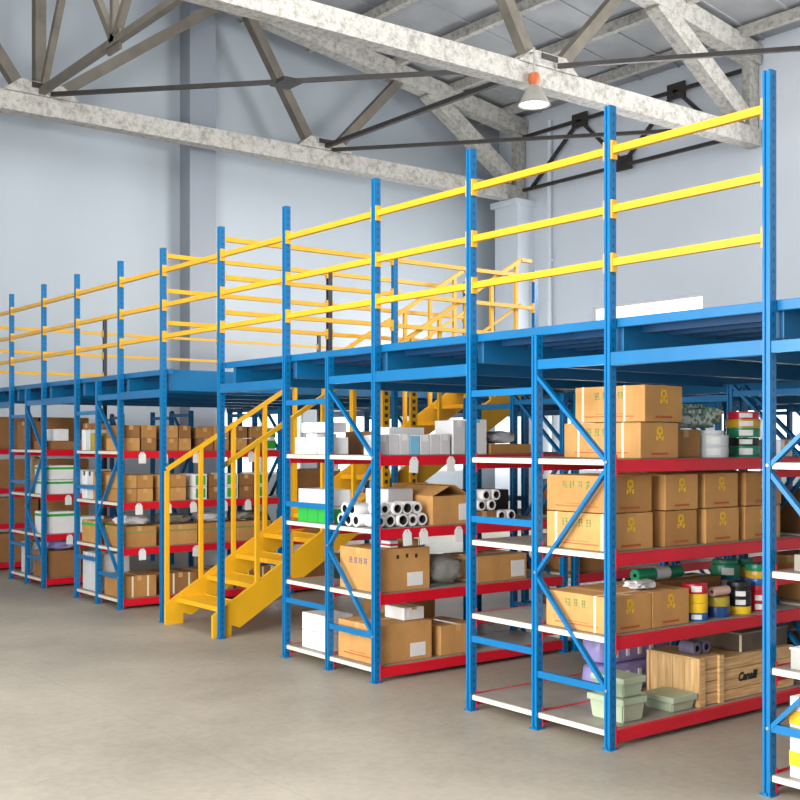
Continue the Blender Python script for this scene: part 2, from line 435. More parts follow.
def brace(pts, label, w=.09, m='dark', name='tie_bar', gus=(), flat=False):
    t = thing(name, label, 'roof brace', pts[0][0], 'steel roof bracing')
    for p, q in pts: MB().bar(p, q, w, w).build('bar', m, t)
    for g in gus: MB().box(g[0] - (.16 if flat else .02), g[0] + (.16 if flat else .02), g[1] - .2, g[1] + .2, g[2] - (.03 if flat else .14), g[2] + (.03 if flat else .14)).build('gusset_plate', m, t)
YA, YB = 8.392, 13.868
# longitudinal vertical braces in the planes of the truss nodes
for X, lb in ((1.3, 'braced strut with V bars between the trusses, upper left corner'), (6.62, 'dark strut running between the two truss nodes above the stairs')):
    z = 7.22; ym = (YA + YB) / 2
    if X < 2:
        brace([((X, YB, z), (X, YA, z)), ((X, ym, z), (X, YA + .5, top_z(X) - .2)), ((X, ym, z), (X, YB - .8, top_z(X) - .2)), ((X, ym, z), (X, ym, top_z(X) - .1)), ((X, YB - .1, z + .1), (X, YB - 1.7, top_z(X) - .2))], lb, .10, 'brownweb', 'lattice_brace', [(X, ym, z)])
    else:
        brace([((X, YB, z), (X, YA, z))], lb, .075, 'dark', 'tie_bar', [])
brace([((1.45, YB, 7.2), (6.5, YA, 7.2))], 'long thin tie bar crossing the upper left wall diagonally', .062, 'dark', 'tie_bar', [(4.05, 11.15, 7.2)], True)
brace([((6.75, YB, 7.17), (11.2, YA, 7.13))], 'thin tie bar running from middle node to the right wall', .062, 'dark')
brace([((6.75, 8.1, 7.2), (11.2, 2.7, 7.2))], 'thin tie bar passing behind the top of the tallest blue post', .062, 'dark')
# lattice against the right wall
LP = [(13.6, 7.1), (12.25, 8.2), (11.1, 7.12), (9.85, 8.2), (8.7, 7.1)]
brace([((11.62, 13.86, 8.2), (11.62, 8.4, 8.2)), ((11.62, 13.86, 7.08), (11.62, 8.4, 7.08))] + [((11.62, a[0], a[1]), (11.62, b[0], b[1])) for a, b in zip(LP, LP[1:])],
      'dark steel lattice girder against the right wall below the roof', .062, 'dark', 'lattice_girder', [(11.62, p[0], p[1]) for p in LP[1:4]])

# hanging lamp
LX, LY = 6.24, 8.06
lamp = thing('pendant_lamp', 'white cone shade lamp hanging under the nearer concrete truss', 'lamp', (LX, LY, 6.5))
MB().tube((LX, LY, 6.98), (LX, LY, 7.35), .015).tube((LX, LY, 7.28), (LX, 8.2, 7.30), .015).build('hanger', 'steel', lamp)
MB().lathe([(0, 6.99), (.07, 6.98), (.085, 6.90), (.07, 6.84), (.05, 6.80), (0, 6.80)], at=(LX, LY, 0)).build('lamp_neck', 'rust', lamp, True)
MB().lathe([(.06, 6.82), (.11, 6.76), (.225, 6.55), (.235, 6.53), (.228, 6.53), (.10, 6.75), (.05, 6.81)], 32, at=(LX, LY, 0)).build('lamp_shade', 'greyshade', lamp, True)
MB().lathe([(0, 6.545), (.205, 6.545), (.205, 6.54), (0, 6.54)], 28, at=(LX, LY, 0)).build('lamp_lens', 'lampglow', lamp, True)
MB().lathe([(0, 6.74), (.045, 6.72), (.085, 6.64), (.075, 6.60), (0, 6.56)], 16, at=(LX, LY, 0)).build('bulb', 'lampglow', lamp, True)

# ------------------------------------------------------------------ racks
LEV = [0.085, 0.630, 1.122, 1.675]
YPOST = dict(A=-0.002, B=1.07, C=2.30, D=3.38, E=4.64, F=5.765, G=6.955, H=7.98, I=9.19, J=10.25, K=11.42, L=12.46)
PW, PD, H, HT = .045, .055, 3.71, 3.745

def post(parent, x, y, top, name='upright_post', m='post'):
    mb = MB()
    # channel section: two front flanges, a shallow groove and a rear lip
    a, d = PW / 2, PD / 2
    prof = [(-d, -a), (-d, -.010), (-d + .010, -.007), (-d + .010, .007), (-d, .010), (-d, a), (d, a), (d, -a)]
    mb.prism([(x + px, y + py) for px, py in prof], FZ + .006, top, 'xy')
    o = mb.build(name, m, parent)
    MB().box(x - .038, x + .038, y - .034, y + .034, FZ, FZ + .006).box(x - .036, x - .030, y - .008, y + .008, FZ + .006, FZ + .016).build('foot_plate', 'blue', o)
    return o

def rack(label, xa, xb, yn, yf, tall=True, half=False, mirror=False, boards=(0, 1, 2, 3), back=True, group=None):
    """double-deep shelving unit, open end at xa, long red beams along x"""
    t = thing('shelving_rack', label, 'shelving rack', (xa, (yn + yf) / 2, FZ), group)
    ym = (yn + yf) / 2 - .01
    for xi, x in enumerate((xa, xb)):
        front = tall and xi == 0
        ztop = 2.449 if front else 2.19
        tt = (HT if yn < 5 else H) if front else ztop
        if not half: post(t, x, yn, tt)
        post(t, x, ym, ztop)
        post(t, x, yf, 3.675 if (half and front) else tt)
        # the braced half and the half with plain rungs
        p, q = (ym, yf) if mirror else (yn, ym)
        r, s = (yn, ym) if mirror else (ym, yf)
        e = PW / 2
        edge, oth = (q, p) if mirror else (p, q)
        for (y0, z0), (y1, z1) in [((oth, 2.19), (edge, 1.66)), ((edge, 1.62), (oth, .96)), ((oth, .93), (edge, .32))]:
            dy = e if y1 > y0 else -e
            MB().bar((x - .006, y0 + dy * .6, z0), (x - .006, y1 - dy * .6, z1), .022, .034, (1, 0, 0)).build('diagonal_brace', 'blue', t)
            b = MB(); b.tube((x - PD / 2 - .003, y1 - dy * .3, z1), (x - PD / 2 + .008, y1 - dy * .3, z1), .009, 8); b.build('brace_bolt', 'steel', t)
        rungs = [(p, q, .325), (p, q, 2.262 if front else 2.13)]
        if not half: rungs += [(r, s, .46), (r, s, 1.262), (r, s, 2.10)]
        for y0, y1, z in rungs:
            MB().box(x - .02, x + .01, y0 + e, y1 - e, z - (.03 if z > 2.2 else .021), z + (.03 if z > 2.2 else .021)).build('rung', 'blue', t)
    e = PW / 2
    for li in boards:
        z = LEV[li]
        ys = [yn, ym, yf]
        for y in ([ym, yf] if half else ys):
            MB().box(xa + PD / 2, xb - PD / 2, y - .018, y + .018, z - .078, z - .002, .004).build('shelf_beam', 'red', t)
            c = MB()
            c.box(xa + PD / 2 - .004, xa + PD / 2 + .004, y - e - .004, y + e + .002, z - .10, z + .03).build('beam_connector', 'red', t)
        for (y0, y1) in ([(ym, yf)] if half else [(yn, ym), (ym, yf)]):
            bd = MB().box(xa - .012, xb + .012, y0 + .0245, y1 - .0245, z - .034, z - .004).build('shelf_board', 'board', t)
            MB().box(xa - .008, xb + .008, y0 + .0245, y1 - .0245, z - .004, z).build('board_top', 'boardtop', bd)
    return t

Y = YPOST
rack('large blue rack in right foreground with kraft cartons, ribbon reels, wooden crates', 0, 2.0, Y['B'], Y['C'])
rack('blue rack standing just right of the yellow stairs, white boxes and cartons', 0, 2.0, Y['D'], Y['E'])
rack('blue rack standing just left of the yellow stairs, full of kraft cartons', 0, 2.0, Y['H'], Y['I'])
rack('dim far left blue rack holding white cartons with green bands', 0, 2.0, Y['J'], Y['K'])
rack('blue rack cut off by the right edge of the photo', 0, 2.0, -1.24, Y['A'], half=True, mirror=True)
rack('blue rack cut off by the left edge of the photo', 0, 2.0, Y['L'], 13.24, boards=(0, 1, 2, 3))
for yn, yf, xs, lb in ((Y['B'], Y['C'], (2.14, 4.14), 'rear rack right behind the large right foreground rack'),
                       (Y['D'], Y['E'], (2.14, 4.14), 'rear rack behind the rack right of the stairs'),
                       (Y['D'], Y['E'], (4.28, 6.28), 'rearmost rack seen against the bright windows on the right'),
                       (Y['H'], Y['I'], (2.14, 4.14), 'rear rack behind the rack left of the stairs')):
    rack(lb, xs[0], xs[1], yn, yf, tall=False)
for k, lb in (('F', 'tall blue post standing in front of the stair right side'), ('G', 'tall blue post standing at the stair left handrail foot')):
    t = thing('support_post', lb, 'post', (0, Y[k], FZ)); post(t, 0, Y[k], HT if k == 'F' else H, 'column')
for x in (2.0, 4.0):
    for k, s in (('F', 'right'), ('G', 'left')):
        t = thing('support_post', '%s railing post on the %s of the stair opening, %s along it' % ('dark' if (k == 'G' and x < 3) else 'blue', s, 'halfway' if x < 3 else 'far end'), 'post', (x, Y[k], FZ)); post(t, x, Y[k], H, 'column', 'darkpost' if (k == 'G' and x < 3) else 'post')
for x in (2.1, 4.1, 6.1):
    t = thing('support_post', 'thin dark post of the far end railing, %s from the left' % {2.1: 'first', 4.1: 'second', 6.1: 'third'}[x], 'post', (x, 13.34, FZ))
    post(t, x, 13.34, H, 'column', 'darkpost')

# ------------------------------------------------------------------ mezzanine deck
deck = thing('mezzanine_deck', 'blue steel mezzanine floor carried above all the racks', 'mezzanine floor', (0, 6, 2.45))
ZT = 2.505
SO0, SO1 = 5.68, 6.985          # stair opening in y
XB = 10.0
def sheet(xa, xb, ya, yb):
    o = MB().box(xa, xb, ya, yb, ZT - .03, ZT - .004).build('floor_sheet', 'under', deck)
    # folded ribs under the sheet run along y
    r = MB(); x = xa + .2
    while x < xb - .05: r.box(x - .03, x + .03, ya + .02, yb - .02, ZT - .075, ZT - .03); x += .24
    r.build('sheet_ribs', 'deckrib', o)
sheet(.08, XB, -1.4, SO0 - .04); sheet(.08, XB, SO1 + .04, 13.24); sheet(4.1, XB, SO0 - .04, SO1 + .04)
def edge(x0, x1, y0, y1, name='edge_beam', z0=ZT - .055, z1=ZT): MB().box(x0, x1, y0, y1, z0, z1, .004).build(name, 'deckblue', deck)
ks = ['A', 'B', 'C', 'D', 'E', 'F', 'G', 'H', 'I', 'J', 'K', 'L']
edge(.036, .076, -1.4, 5.76); edge(.036, .076, 6.89, 13.3)
edge(.08, 4.04, SO0 - .04, SO0, z0=2.29); edge(.08, 4.04, SO1, SO1 + .04, z0=2.29)
edge(4.05, 4.09, SO0, SO1, z0=2.29); edge(.08, XB, 13.24, 13.28, z0=2.36); edge(XB, XB + .05, -1.4, 13.32, z0=2.36)
# joists along x at each post line, cross members along y
for k in ks:
    if k in 'FG': continue
    edge(.082, XB, Y[k] - .03, Y[k] + .03, 'joist', 2.31, ZT - .032)
for x in (4.2, 6.2, 8.2):
    if x > 4.3: edge(x - .03, x + .03, -1.4, 13.2, 'cross_beam', 2.20, 2.30)
    else:
        edge(x - .03, x + .03, -1.4, SO0 - .05, 'cross_beam', 2.25, 2.334); edge(x - .03, x + .03, SO1 + .05, 13.2, 'cross_beam', 2.25, 2.334)
# bright lower front beams across each aisle
for a, b in (('A', 'B'), ('C', 'D'), ('E', 'F'), ('G', 'H'), ('I', 'J'), ('K', 'L')):
    y0, y1 = Y[a] + PW / 2 + .001, Y[b] - PW / 2 - .001
    edge(-.026, .022, y0, y1, 'aisle_beam', 2.222, 2.302)

# ------------------------------------------------------------------ guard rails
def rail(t, p, q, z):
    d = (Vector((q[0], q[1], 0)) - Vector((p[0], p[1], 0))).normalized()
    MB().bar(Vector((p[0], p[1], z)) + d * .0015, Vector((q[0], q[1], z)) - d * .0015, .034, .042).build('rail', 'yellow', t)
    for c, s in ((p, 1), (q, -1)):
        a = Vector((c[0], c[1], z)) + d * (.0012 * s); b = a + d * (.012 * s)
        MB().bar(a, b, .046, .11).build('rail_connector', 'yellow', t)
fr = thing('guard_rail', 'long yellow three rail guard along the deck front edge', 'guard rail', (0, 6, 2.83))
for a, b in zip(ks, ks[1:]):
    for z in (2.826, 3.138, 3.483): rail(fr, (-.0, Y[a] + PW / 2), (-.0, Y[b] - PW / 2), z)
for z in (2.826, 3.138, 3.483): rail(fr, (0, Y['L'] + PW / 2), (0, 13.24 - PW / 2), z)
for k, s in (('F', 'right'), ('G', 'left')):
    t = thing('guard_rail', 'yellow three rail guard along the %s of the stair opening' % s, 'guard rail', (2, Y[k], 2.9))
    for x in (0, 2.0):
        for z in (2.965, 3.285, 3.635): rail(t, (x + PD / 2, Y[k]), (x + 2.0 - PD / 2, Y[k]), z)
t = thing('guard_rail', 'thin yellow rail guard at the far end near the back wall', 'guard rail', (4, 13.34, 2.9))
for xa, xb in ((-.03, 2.1), (2.1, 4.1), (4.1, 6.1), (6.1, 9.9)):
    for z in (2.80, 3.11, 3.455): rail(t, (xa + PD / 2, 13.34), (xb - PD / 2, 13.34), z)

# ------------------------------------------------------------------ staircase
st = thing('staircase', 'yellow steel staircase with handrails climbing through the deck opening', 'staircase', (0, 6.3, FZ))
SL = .6
def nose(x): return .234 + SL * (x - .08)
for y0, nm in ((6.775, 'l'), (5.805, 'r')):
    xt = 3.98
    top = lambda x: nose(x) + .03
    bot = lambda x: nose(x) - .30
    pts = [(-.06, FZ), (.13, FZ), (.13, .08), (.22, bot(.22) + .03), (xt, bot(xt)), (xt, top(xt) - .1), (xt - .2, top(xt - .2)), (-.06, top(-.06) + .0)]
    MB().prism(pts, y0, y0 + .035).build('stringer', 'yellow', st)
NT = 12
for i in range(NT):
    x = .08 + i * .328; z = .234 + i * .1968
    tr = MB().box(x, x + .30, 5.841, 6.774, z - .012, z).box(x - .012, x, 5.841, 6.774, z - .045, z)
    tr.box(x + .3, x + .312, 5.841, 6.774, z - .03, z + .01)
    tr.build('tread', 'yellow', st)
MB().box(3.985, 4.045, 5.841, 6.774, 2.50, 2.515).build('landing_plate', 'yellow', st)
def hz(x): return 1.50 + SL * (x + .04)
for yy, xs in ((6.80, [-.035 + .372 * i for i in range(11)]), (5.82, [.04 + .372 * i for i in range(11)])):
    xe = 3.83
    hr = MB().bar((xs[0], yy, hz(xs[0])), (xe, yy, hz(xe)), .04, .04)
    hr.bar((xe - .01, yy, hz(xe)), (3.99, yy, hz(xe)), .04, .04)
    h = hr.build('handrail', 'yellow', st)
    for x in xs:
        if x > xe: continue
        b = MB().box(x - .02, x + .02, yy - .017, yy + .017, nose(x) + .02, hz(x) - .015)
        b.build('baluster', 'yellow', h)
    MB().bar((2.6, yy, hz(2.6) - .5), (xe, yy, hz(xe) - .5), .025, .025).build('mid_rail', 'yellow', h)
# two perforated yellow hangers below the landing
def hanger_mat():
    m, nt, b = new_mat('perforated_yellow_angle')
    b.inputs['Roughness'].default_value = .4
    g = nt.nodes.new('ShaderNodeNewGeometry'); sp = nt.nodes.new('ShaderNodeSeparateXYZ'); nt.links.new(g.outputs['Position'], sp.inputs[0])
    tc = nt.nodes.new('ShaderNodeTexCoord'); sg = nt.nodes.new('ShaderNodeSeparateXYZ'); nt.links.new(tc.outputs['Generated'], sg.inputs[0])
    def mm(op, a, bb):
        n = nt.nodes.new('ShaderNodeMath'); n.operation = op
        for i, v in enumerate((a, bb)):
            if isinstance(v, (int, float)): n.inputs[i].default_value = v
            elif v is not None: nt.links.new(v, n.inputs[i])
        return n.outputs[0]
    f = mm('LESS_THAN', mm('FRACT', mm('DIVIDE', sp.outputs[2], .075), None), .5)
    k = mm('LESS_THAN', mm('ABSOLUTE', mm('SUBTRACT', sg.outputs[0], .5), None), .22)
    kk = mm('MULTIPLY', f, k)
    mix = nt.nodes.new('ShaderNodeMix'); mix.data_type = 'RGBA'; nt.links.new(kk, mix.inputs[0])
    mix.inputs[6].default_value = rgb(228, 170, 22); mix.inputs[7].default_value = rgb(60, 48, 30)
    nt.links.new(mix.outputs[2], b.inputs['Base Color'])
    return m
M['yperf'] = hanger_mat()
for x in (1.90, 2.26): MB().box(x - .045, x + .045, 5.772, 5.803, nose(x) - .2, 2.285).build('support_leg', 'yperf', st)

# ------------------------------------------------------------------ things on the shelves
def decal(parent, name, m, face, fx, rects, off=.0012):
    """rects (u0,u1,z0,z1): on the -x face u is measured along -y from fx[1]; on the -y face u along +x from fx[0]"""
    mb = MB()
    for u0, u1, z0, z1 in rects:
        if face == 'x': mb.box(fx[0] - off, fx[0] + .0005, fx[1] - u1, fx[1] - u0, z0, z1)
        else: mb.box(fx[0] + u0, fx[0] + u1, fx[1] - off, fx[1] + .0005, z0, z1)
    return mb.build(name, m, parent)

def glyph_rects(u, z, s, n, gap=1.3, seed=1):
    """pseudo ideographs: unreadable stroke clusters like the faded printing on the cartons"""
    R = random.Random(seed); out = []
    for i in range(n):
        a = u + i * s * gap; t = s * .14
        for k in range(3):
            zz = z + s * (.08 + .36 * k + R.uniform(-.05, .05)); out.append((a + s * R.uniform(0, .15), a + s * R.uniform(.8, 1), zz, zz + t))
        for k in range(2):
            uu = a + s * (.2 + .45 * k + R.uniform(-.1, .1)); out.append((uu, uu + t, z + s * R.uniform(0, .3), z + s))
    return out

def emblem_rects(u, z, s):
    """small gold loop with two legs, as printed on the carton sides"""
    t = s * .2
    return [(u - .28 * s, u + .28 * s, z + .85 * s, z + .85 * s + t), (u - .34 * s, u - .34 * s + t, z + .45 * s, z + .9 * s), (u + .16 * s, u + .16 * s + t, z + .45 * s, z + .9 * s),
            (u - .2 * s, u + .2 * s, z + .38 * s, z + .38 * s + t), (u - .42 * s, u - .42 * s + t, z - .05 * s, z + .3 * s), (u + .24 * s, u + .24 * s + t, z - .05 * s, z + .3 * s), (u - .1 * s, u + .1 * s, z + .1 * s, z + .4 * s)]

def carton(label, x0, x1, y0, y1, z0, h, m='carton', group=None, straps=(), tape=True, gl=None, em=False, sheet_=None, band=None, redband=True, cat='carton', name='carton', tapem='tape', sheet_x=None):
    z0 += .0012; h -= .003
    z1 = z0 + h
    t = thing(name, label, cat, ((x0 + x1) / 2, (y0 + y1) / 2, z0), group)
    b = MB().box(x0, x1, y0, y1, z0, z1, .005)
    b.build('box_body', m, t)
    if tape:
        ym = (y0 + y1) / 2; xm = (x0 + x1) / 2; k = .025
        tp = MB()
        if (y1 - y0) >= (x1 - x0): # seam along y, tape folds over the -y end
            tp.box(xm - k, xm + k, y0 - .001, y1 + .001, z1 - .0005, z1 + .0012)
            if not em: tp.box(xm - k, xm + k, y0 - .0012, y0 + .0005, z1 - .05, z1 + .0012)
        else:
            tp.box(x0 - .001, x1 + .001, ym - k, ym + k, z1 - .0005, z1 + .0012).box(x0 - .0012, x0 + .0005, ym - k, ym + k, z1 - .05, z1 + .0012)
        tp.build('tape', tapem, t)
    for s in straps: # straps as fractions of the -x face width from the left
        yy = y1 - s * (y1 - y0); w = .008
        MB().box(x0 - .002, x0 + .0005, yy - w, yy + w, z0 + .004, z1 + .002).box(x0 - .002, x1 + .002, yy - w, yy + w, z1, z1 + .002).build('strap', 'strap', t)
    if gl:
        n, c = gl; s = min(.05, (y1 - y0) / (n * 1.9))
        decal(t, 'printed_characters', c, 'x', (x0, y1), glyph_rects((y1 - y0) * .5 - n * s * .62, z0 + h * .62, s, n, seed=int(x0 * 100 + z0 * 37)))
        if redband: decal(t, 'printed_line', 'redprint', 'x', (x0, y1), [((y1 - y0) * .15, (y1 - y0) * .85, z0 + h * .14, z0 + h * .17), ((y1 - y0) * .3, (y1 - y0) * .7, z0 + h * .22, z0 + h * .235)])
    if em:
        decal(t, 'printed_emblem', 'gold', 'y', (x0, y0), emblem_rects((x1 - x0) * .5, z0 + h * .52, .078))
        decal(t, 'printed_line', 'redprint', 'y', (x0, y0), [((x1 - x0) * .28, (x1 - x0) * .72, z0 + h * .1, z0 + h * .16)])
    if sheet_:
        u0, u1, a0, a1 = sheet_
        decal(t, 'paper_label', 'paper', 'y', (x0, y0), [(u0 * (x1 - x0), u1 * (x1 - x0), z0 + a0 * h, z0 + a1 * h)], .002)
    if sheet_x:
        u0, u1, a0, a1 = sheet_x
        decal(t, 'paper_label', 'paper', 'x', (x0, y1), [(u0 * (y1 - y0), u1 * (y1 - y0), z0 + a0 * h, z0 + a1 * h)], .002)
    if band:
        bm_, a0, a1 = band
        MB().box(x0 - .002, x1 + .002, y0 - .002, y1 + .002, z0 + a0 * h, z0 + a1 * h).build('colour_band', bm_, t)
    return t

def reel(label, x, y, z, r, h, m, group='ribbon reels on the right foreground rack', fl='film', lab=False, seg=28):
    z += .0012; h -= .0006
    t = thing('ribbon_reel', label, 'ribbon reel', (x, y, z), group)
    MB().lathe([(.02, .004), (r * .97, .004), (r * .99, h * .3), (r * .99, h * .7), (r * .97, h - .004), (.02, h - .004)], seg, (x, y, z)).build('ribbon_winding', m, t, True)
    for z0 in (0, h - .004): MB().lathe([(.02, z0), (r, z0), (r, z0 + .004), (.02, z0 + .004), (.02, z0)], seg, (x, y, z)).build('flange', m, t, True)
    if lab:
        o = MB()
        a0 = math.radians(225); 
        for i in range(5):
            p = [a0 + (i - 2.5) * .16, a0 + (i - 1.5) * .16]
            o.prism([(x + (r + dr) * math.cos(a), y + (r + dr) * math.sin(a)) for a, dr in ((p[0], -.004), (p[1], -.004), (p[1], .003), (p[0], .003))], z + h * .2, z + h * .8, 'xy')
        o.build('paper_label', 'paper', t)
    return t

def lying_roll(label, x, y, z, r, L, axis, m='white', group=None, core=.38, seg=22):
    """roll with a hollow core lying on its side; z = underside"""
    rc = r * core; z += .0012
    t = thing('paper_roll', label, 'roll', (x, y, z), group)
    c = (x, y, z + r)
    MB().lathe([(rc, -L / 2), (r * .96, -L / 2), (r, -L / 2 + .008), (r, L / 2 - .008), (r * .96, L / 2), (rc, L / 2)], seg, c, axis).build('winding', m, t, True)
    MB().lathe([(rc, -L / 2 + .002), (rc, L / 2 - .002), (rc * .85, L / 2 - .002), (rc * .85, -L / 2 + .002), (rc, -L / 2 + .002)], 16, c, axis).build('core_tube', 'hole', t, True)
    return t

def lump(name, label, cat, c, r, m, amp=.25, seed=1, group=None, smooth=True, sub=3, freq=7):
    c = (c[0], c[1], c[2] + .0015)
    o = MB().blob((c[0], c[1], c[2] + r[2]), r, amp, freq, sub, seed).build(name, m, None, smooth, org=c)
    return tag(o, label, cat, group)

def bin_(label, x0, x1, y0, y1, z0, h, group='pale green storage bins'):
    t = thing('storage_bin', label, 'storage bin', ((x0 + x1) / 2, (y0 + y1) / 2, z0), group)
    k = .012; z0 += .0012; h -= .002
    b = MB()
    for zz, e in ((z0, k),): 
        b.bm.verts.ensure_lookup_table()
        vs = bmesh.ops.create_cube(b.bm, size=1)['verts']
        for v in vs:
            e2 = k if v.co.z < 0 else 0
            v.co = Vector(((x0 + x1) / 2 + v.co.x * (x1 - x0 - 2 * e2 - .02), (y0 + y1) / 2 + v.co.y * (y1 - y0 - 2 * e2 - .02), z0 + (v.co.z + .5) * (h - .03)))
        bmesh.ops.bevel(b.bm, geom=list({e for v in vs for e in v.link_edges}), offset=.008, segments=2, affect='EDGES')
    b.build('tub', 'palegreen', t)
    MB().box(x0, x1, y0, y1, z0 + h - .04, z0 + h, .006).build('lid', 'palegreen', t)
    return t

def price_tag(label, x, y, z, group):
    """pointed card hanging from the beam on the -y side"""
    R = random.Random(int(x * 1000 + z * 77)); w, h = .042, .11
    dx = R.uniform(-.004, .004)
    mb = MB().prism([(x - w, z - h), (x + w, z - h), (x + w, z - .02), (x + .018, z + .012), (x - .018, z + .012), (x - w, z - .02)], y - .003, y - .001)
    o = mb.build('price_tag', 'paper', None, org=(x, y, z))
    tag(o, label, 'price tag', group)
    MB().lathe([(.002, -.002), (.006, -.002), (.006, .001), (.002, .001), (.002, -.002)], 10, (x, y - .003, z - .002), 'Y').build('eyelet', 'steel', o)
    o.rotation_euler = (0, R.uniform(-.08, .08), 0)
    return o

NEAR, FAR = .03, .0
# ============ right foreground rack (yn = 1.07)
R1 = 'right foreground rack'
Z0, Z1, Z2, Z3 = LEV
G1 = 'kraft cartons on the right foreground rack'
carton('kraft carton with two straps, lower of two on top shelf, right foreground rack', .34, .70, 1.13, 1.77, Z3, .224, group=G1, straps=(.2, .78), gl=(4, 'greenprint'), em=True)
carton('kraft carton topmost of the stack on right foreground rack', .38, .74, 1.13, 1.71, Z3 + .226, .23, group=G1, straps=(.12, .72), gl=(4, 'greenprint'), em=True)
carton('small brown carton beside white reels, net bundle on it, right foreground rack', .77, 1.06, 1.24, 1.60, Z3, .185, 'carton2', G1)
nb = lump('netting_bundle', 'bundle of green and white netting lying on small brown carton', 'netting', (1.13, 1.365, Z3 + .192), (.27, .085, .075), 'net', .45, 3, freq=12)
lump('plastic_wrap', 'crumpled clear plastic under the green netting', 'plastic wrap', (.86, 1.252, Z3 + .187), (.07, .011, .02), 'film', .5, 9)
reel('grey white ribbon reel at the bottom of the white stack', 1.215, 1.27, Z3, .115, .073, 'rtwhite', lab=True)
reel('grey white ribbon reel in the middle of the white stack', 1.215, 1.27, Z3 + .074, .115, .073, 'rtwhite', lab=True)
reel('smaller white ribbon reel topmost of the white stack', 1.20, 1.27, Z3 + .148, .095, .03, 'rtwhite')
TW = (1.57, 1.27)
reel('green ribbon reel lowest of the coloured top shelf stack', *TW, Z3, .112, .074, 'rtgreen', lab=True)
reel('black ribbon reel with white label in coloured top shelf stack', *TW, Z3 + .075, .108, .055, 'black', lab=True)
reel('green ribbon reel under the gold one, coloured top shelf stack', *TW, Z3 + .131, .116, .065, 'rtgreen', lab=True)
reel('gold ribbon reel second from top of coloured top shelf stack', *TW, Z3 + .197, .118, .058, 'rtgold', lab=True)
reel('red ribbon reel topmost of the coloured top shelf stack', *TW, Z3 + .256, .108, .05, 'rtred', lab=True)
carton('white carton at top shelf end beside the nearest tall post', 1.81, 1.955, 1.14, 1.45, Z3, .12, 'white')
# third shelf: four columns of two
cols = [(.048, .45), (.57, .89), (.97, 1.32), (1.395, 1.80)]
nth = ['first', 'second', 'third', 'fourth']
for i, (a, b) in enumerate(cols):
    for j in range(2):
        carton('kraft carton, %s row, %s from the left on third shelf, right foreground rack' % (('lower', 'upper')[j], nth[i]), a, b, 1.125 + .008 * ((i + j) % 2), 1.638, Z2 + j * .228, .226, ('carton', 'carton2')[(i + j) % 3 == 1], G1,
               straps=(.16, .9) if i == 0 and j == 0 else ((.12,) if j == 0 else ()), gl=(4, 'greenprint') if i == 0 else None, em=True)
# second shelf
carton('kraft carton at the post end of second shelf, right foreground rack', .042, .435, 1.125, 1.638, Z1, .225, 'carton', G1, straps=(.8,), gl=(3, 'greenprint'), em=True)
carton('kraft carton between another carton and yellow reels, second shelf, right foreground rack', .445, .80, 1.125, 1.638, Z1, .225, 'carton', G1, straps=(.3,), em=True)
lying_roll('green and white roll lying across the second shelf cartons', .95, 1.50, Z1 + .228, .042, .46, 'X', 'rtgreen', None, .3)
MB().lathe([(.0425, -.07), (.0435, -.07), (.0435, .07), (.0425, .07), (.0425, -.07)], 22, (.97, 1.50, Z1 + .2712), 'X').build('white_wrapper', 'rtwhite', [o for o in COL.objects if o.name == 'paper_roll'][0], True)
lump('plastic_wrap', 'crumpled white wrapping lying on second shelf carton, right foreground rack', 'plastic wrap', (.50, 1.28, Z1 + .228), (.09, .07, .025), 'offwhite', .5, 4)
def stack(x, y, z, items):
    for (lb, r, h, m, lab) in items:
        reel(lb, x, y, z, r, h, m, lab=lab); z += h + .001
stack(.955, 1.20, Z1, [('blue ribbon reel under the yellow ones by the kraft carton', .082, .05, 'rtblue', True), ('lower yellow ribbon reel beside the kraft carton', .082, .06, 'rtyellow', False), ('upper yellow ribbon reel under the red one', .082, .06, 'rtyellow', False), ('red ribbon reel with white label on yellow reels', .082, .062, 'rtred', True)])
stack(1.185, 1.20, Z1, [('navy ribbon reel left of the black stack, second shelf', .082, .07, 'rtnavy', False), ('olive ribbon reel on the navy one, second shelf', .082, .06, 'rtolive', False)])
lying_roll('pale pink roll lying on the olive reel, second shelf', 1.185, 1.18, Z1 + .134, .032, .16, 'X', 'rtpink', None, .3)
stack(1.42, 1.20, Z1, [('yellow ribbon reel under the black stack, second shelf', .082, .05, 'rtyellow', False), ('lower black ribbon reel with white labels, second shelf', .082, .056, 'black', True), ('upper black ribbon reel with white labels, second shelf', .082, .056, 'black', True), ('thin black ribbon reel topping the black stack', .08, .045, 'black', False)])
stack(1.635, 1.20, Z1, [('lower red ribbon reel near the tall front post', .082, .06, 'rtred', True), ('middle red ribbon reel near the tall front post', .082, .06, 'rtred', True), ('upper red ribbon reel near the tall front post', .082, .05, 'rtred', False), ('blue ribbon reel on the red ones, second shelf', .082, .045, 'rtblue', False), ('gold ribbon reel on the blue one, second shelf', .082, .05, 'rtgold', False), ('green ribbon reel topmost of the red stack, second shelf', .082, .045, 'rtgreen', False)])
# rear reels standing on a carton behind
carton('low brown carton behind the second shelf reels', 1.53, 1.955, 1.40, 1.638, Z1, .11, 'carton3', G1)
carton('brown carton under the green and white roll, second shelf rear', .84, 1.5, 1.40, 1.638, Z1, .227, 'carton3', G1)
stack(1.70, 1.51, Z1 + .111, [('big blue ribbon reel under the green one, second shelf rear', .105, .085, 'rtblue', True), ('big green ribbon reel on the blue one, second shelf rear', .105, .085, 'rtgreen', True), ('teal ribbon reel topmost at second shelf rear', .09, .03, 'rtgreen', False)])
stack(1.885, 1.5, Z1 + .111, [('blue reel rearmost at the shelf end by tall post', .075, .07, 'rtblue', False), ('gold reel rearmost at the shelf end by tall post', .075, .07, 'rtgold', False), ('green reel rearmost at the shelf end by tall post', .075, .06, 'rtgreen', False)])
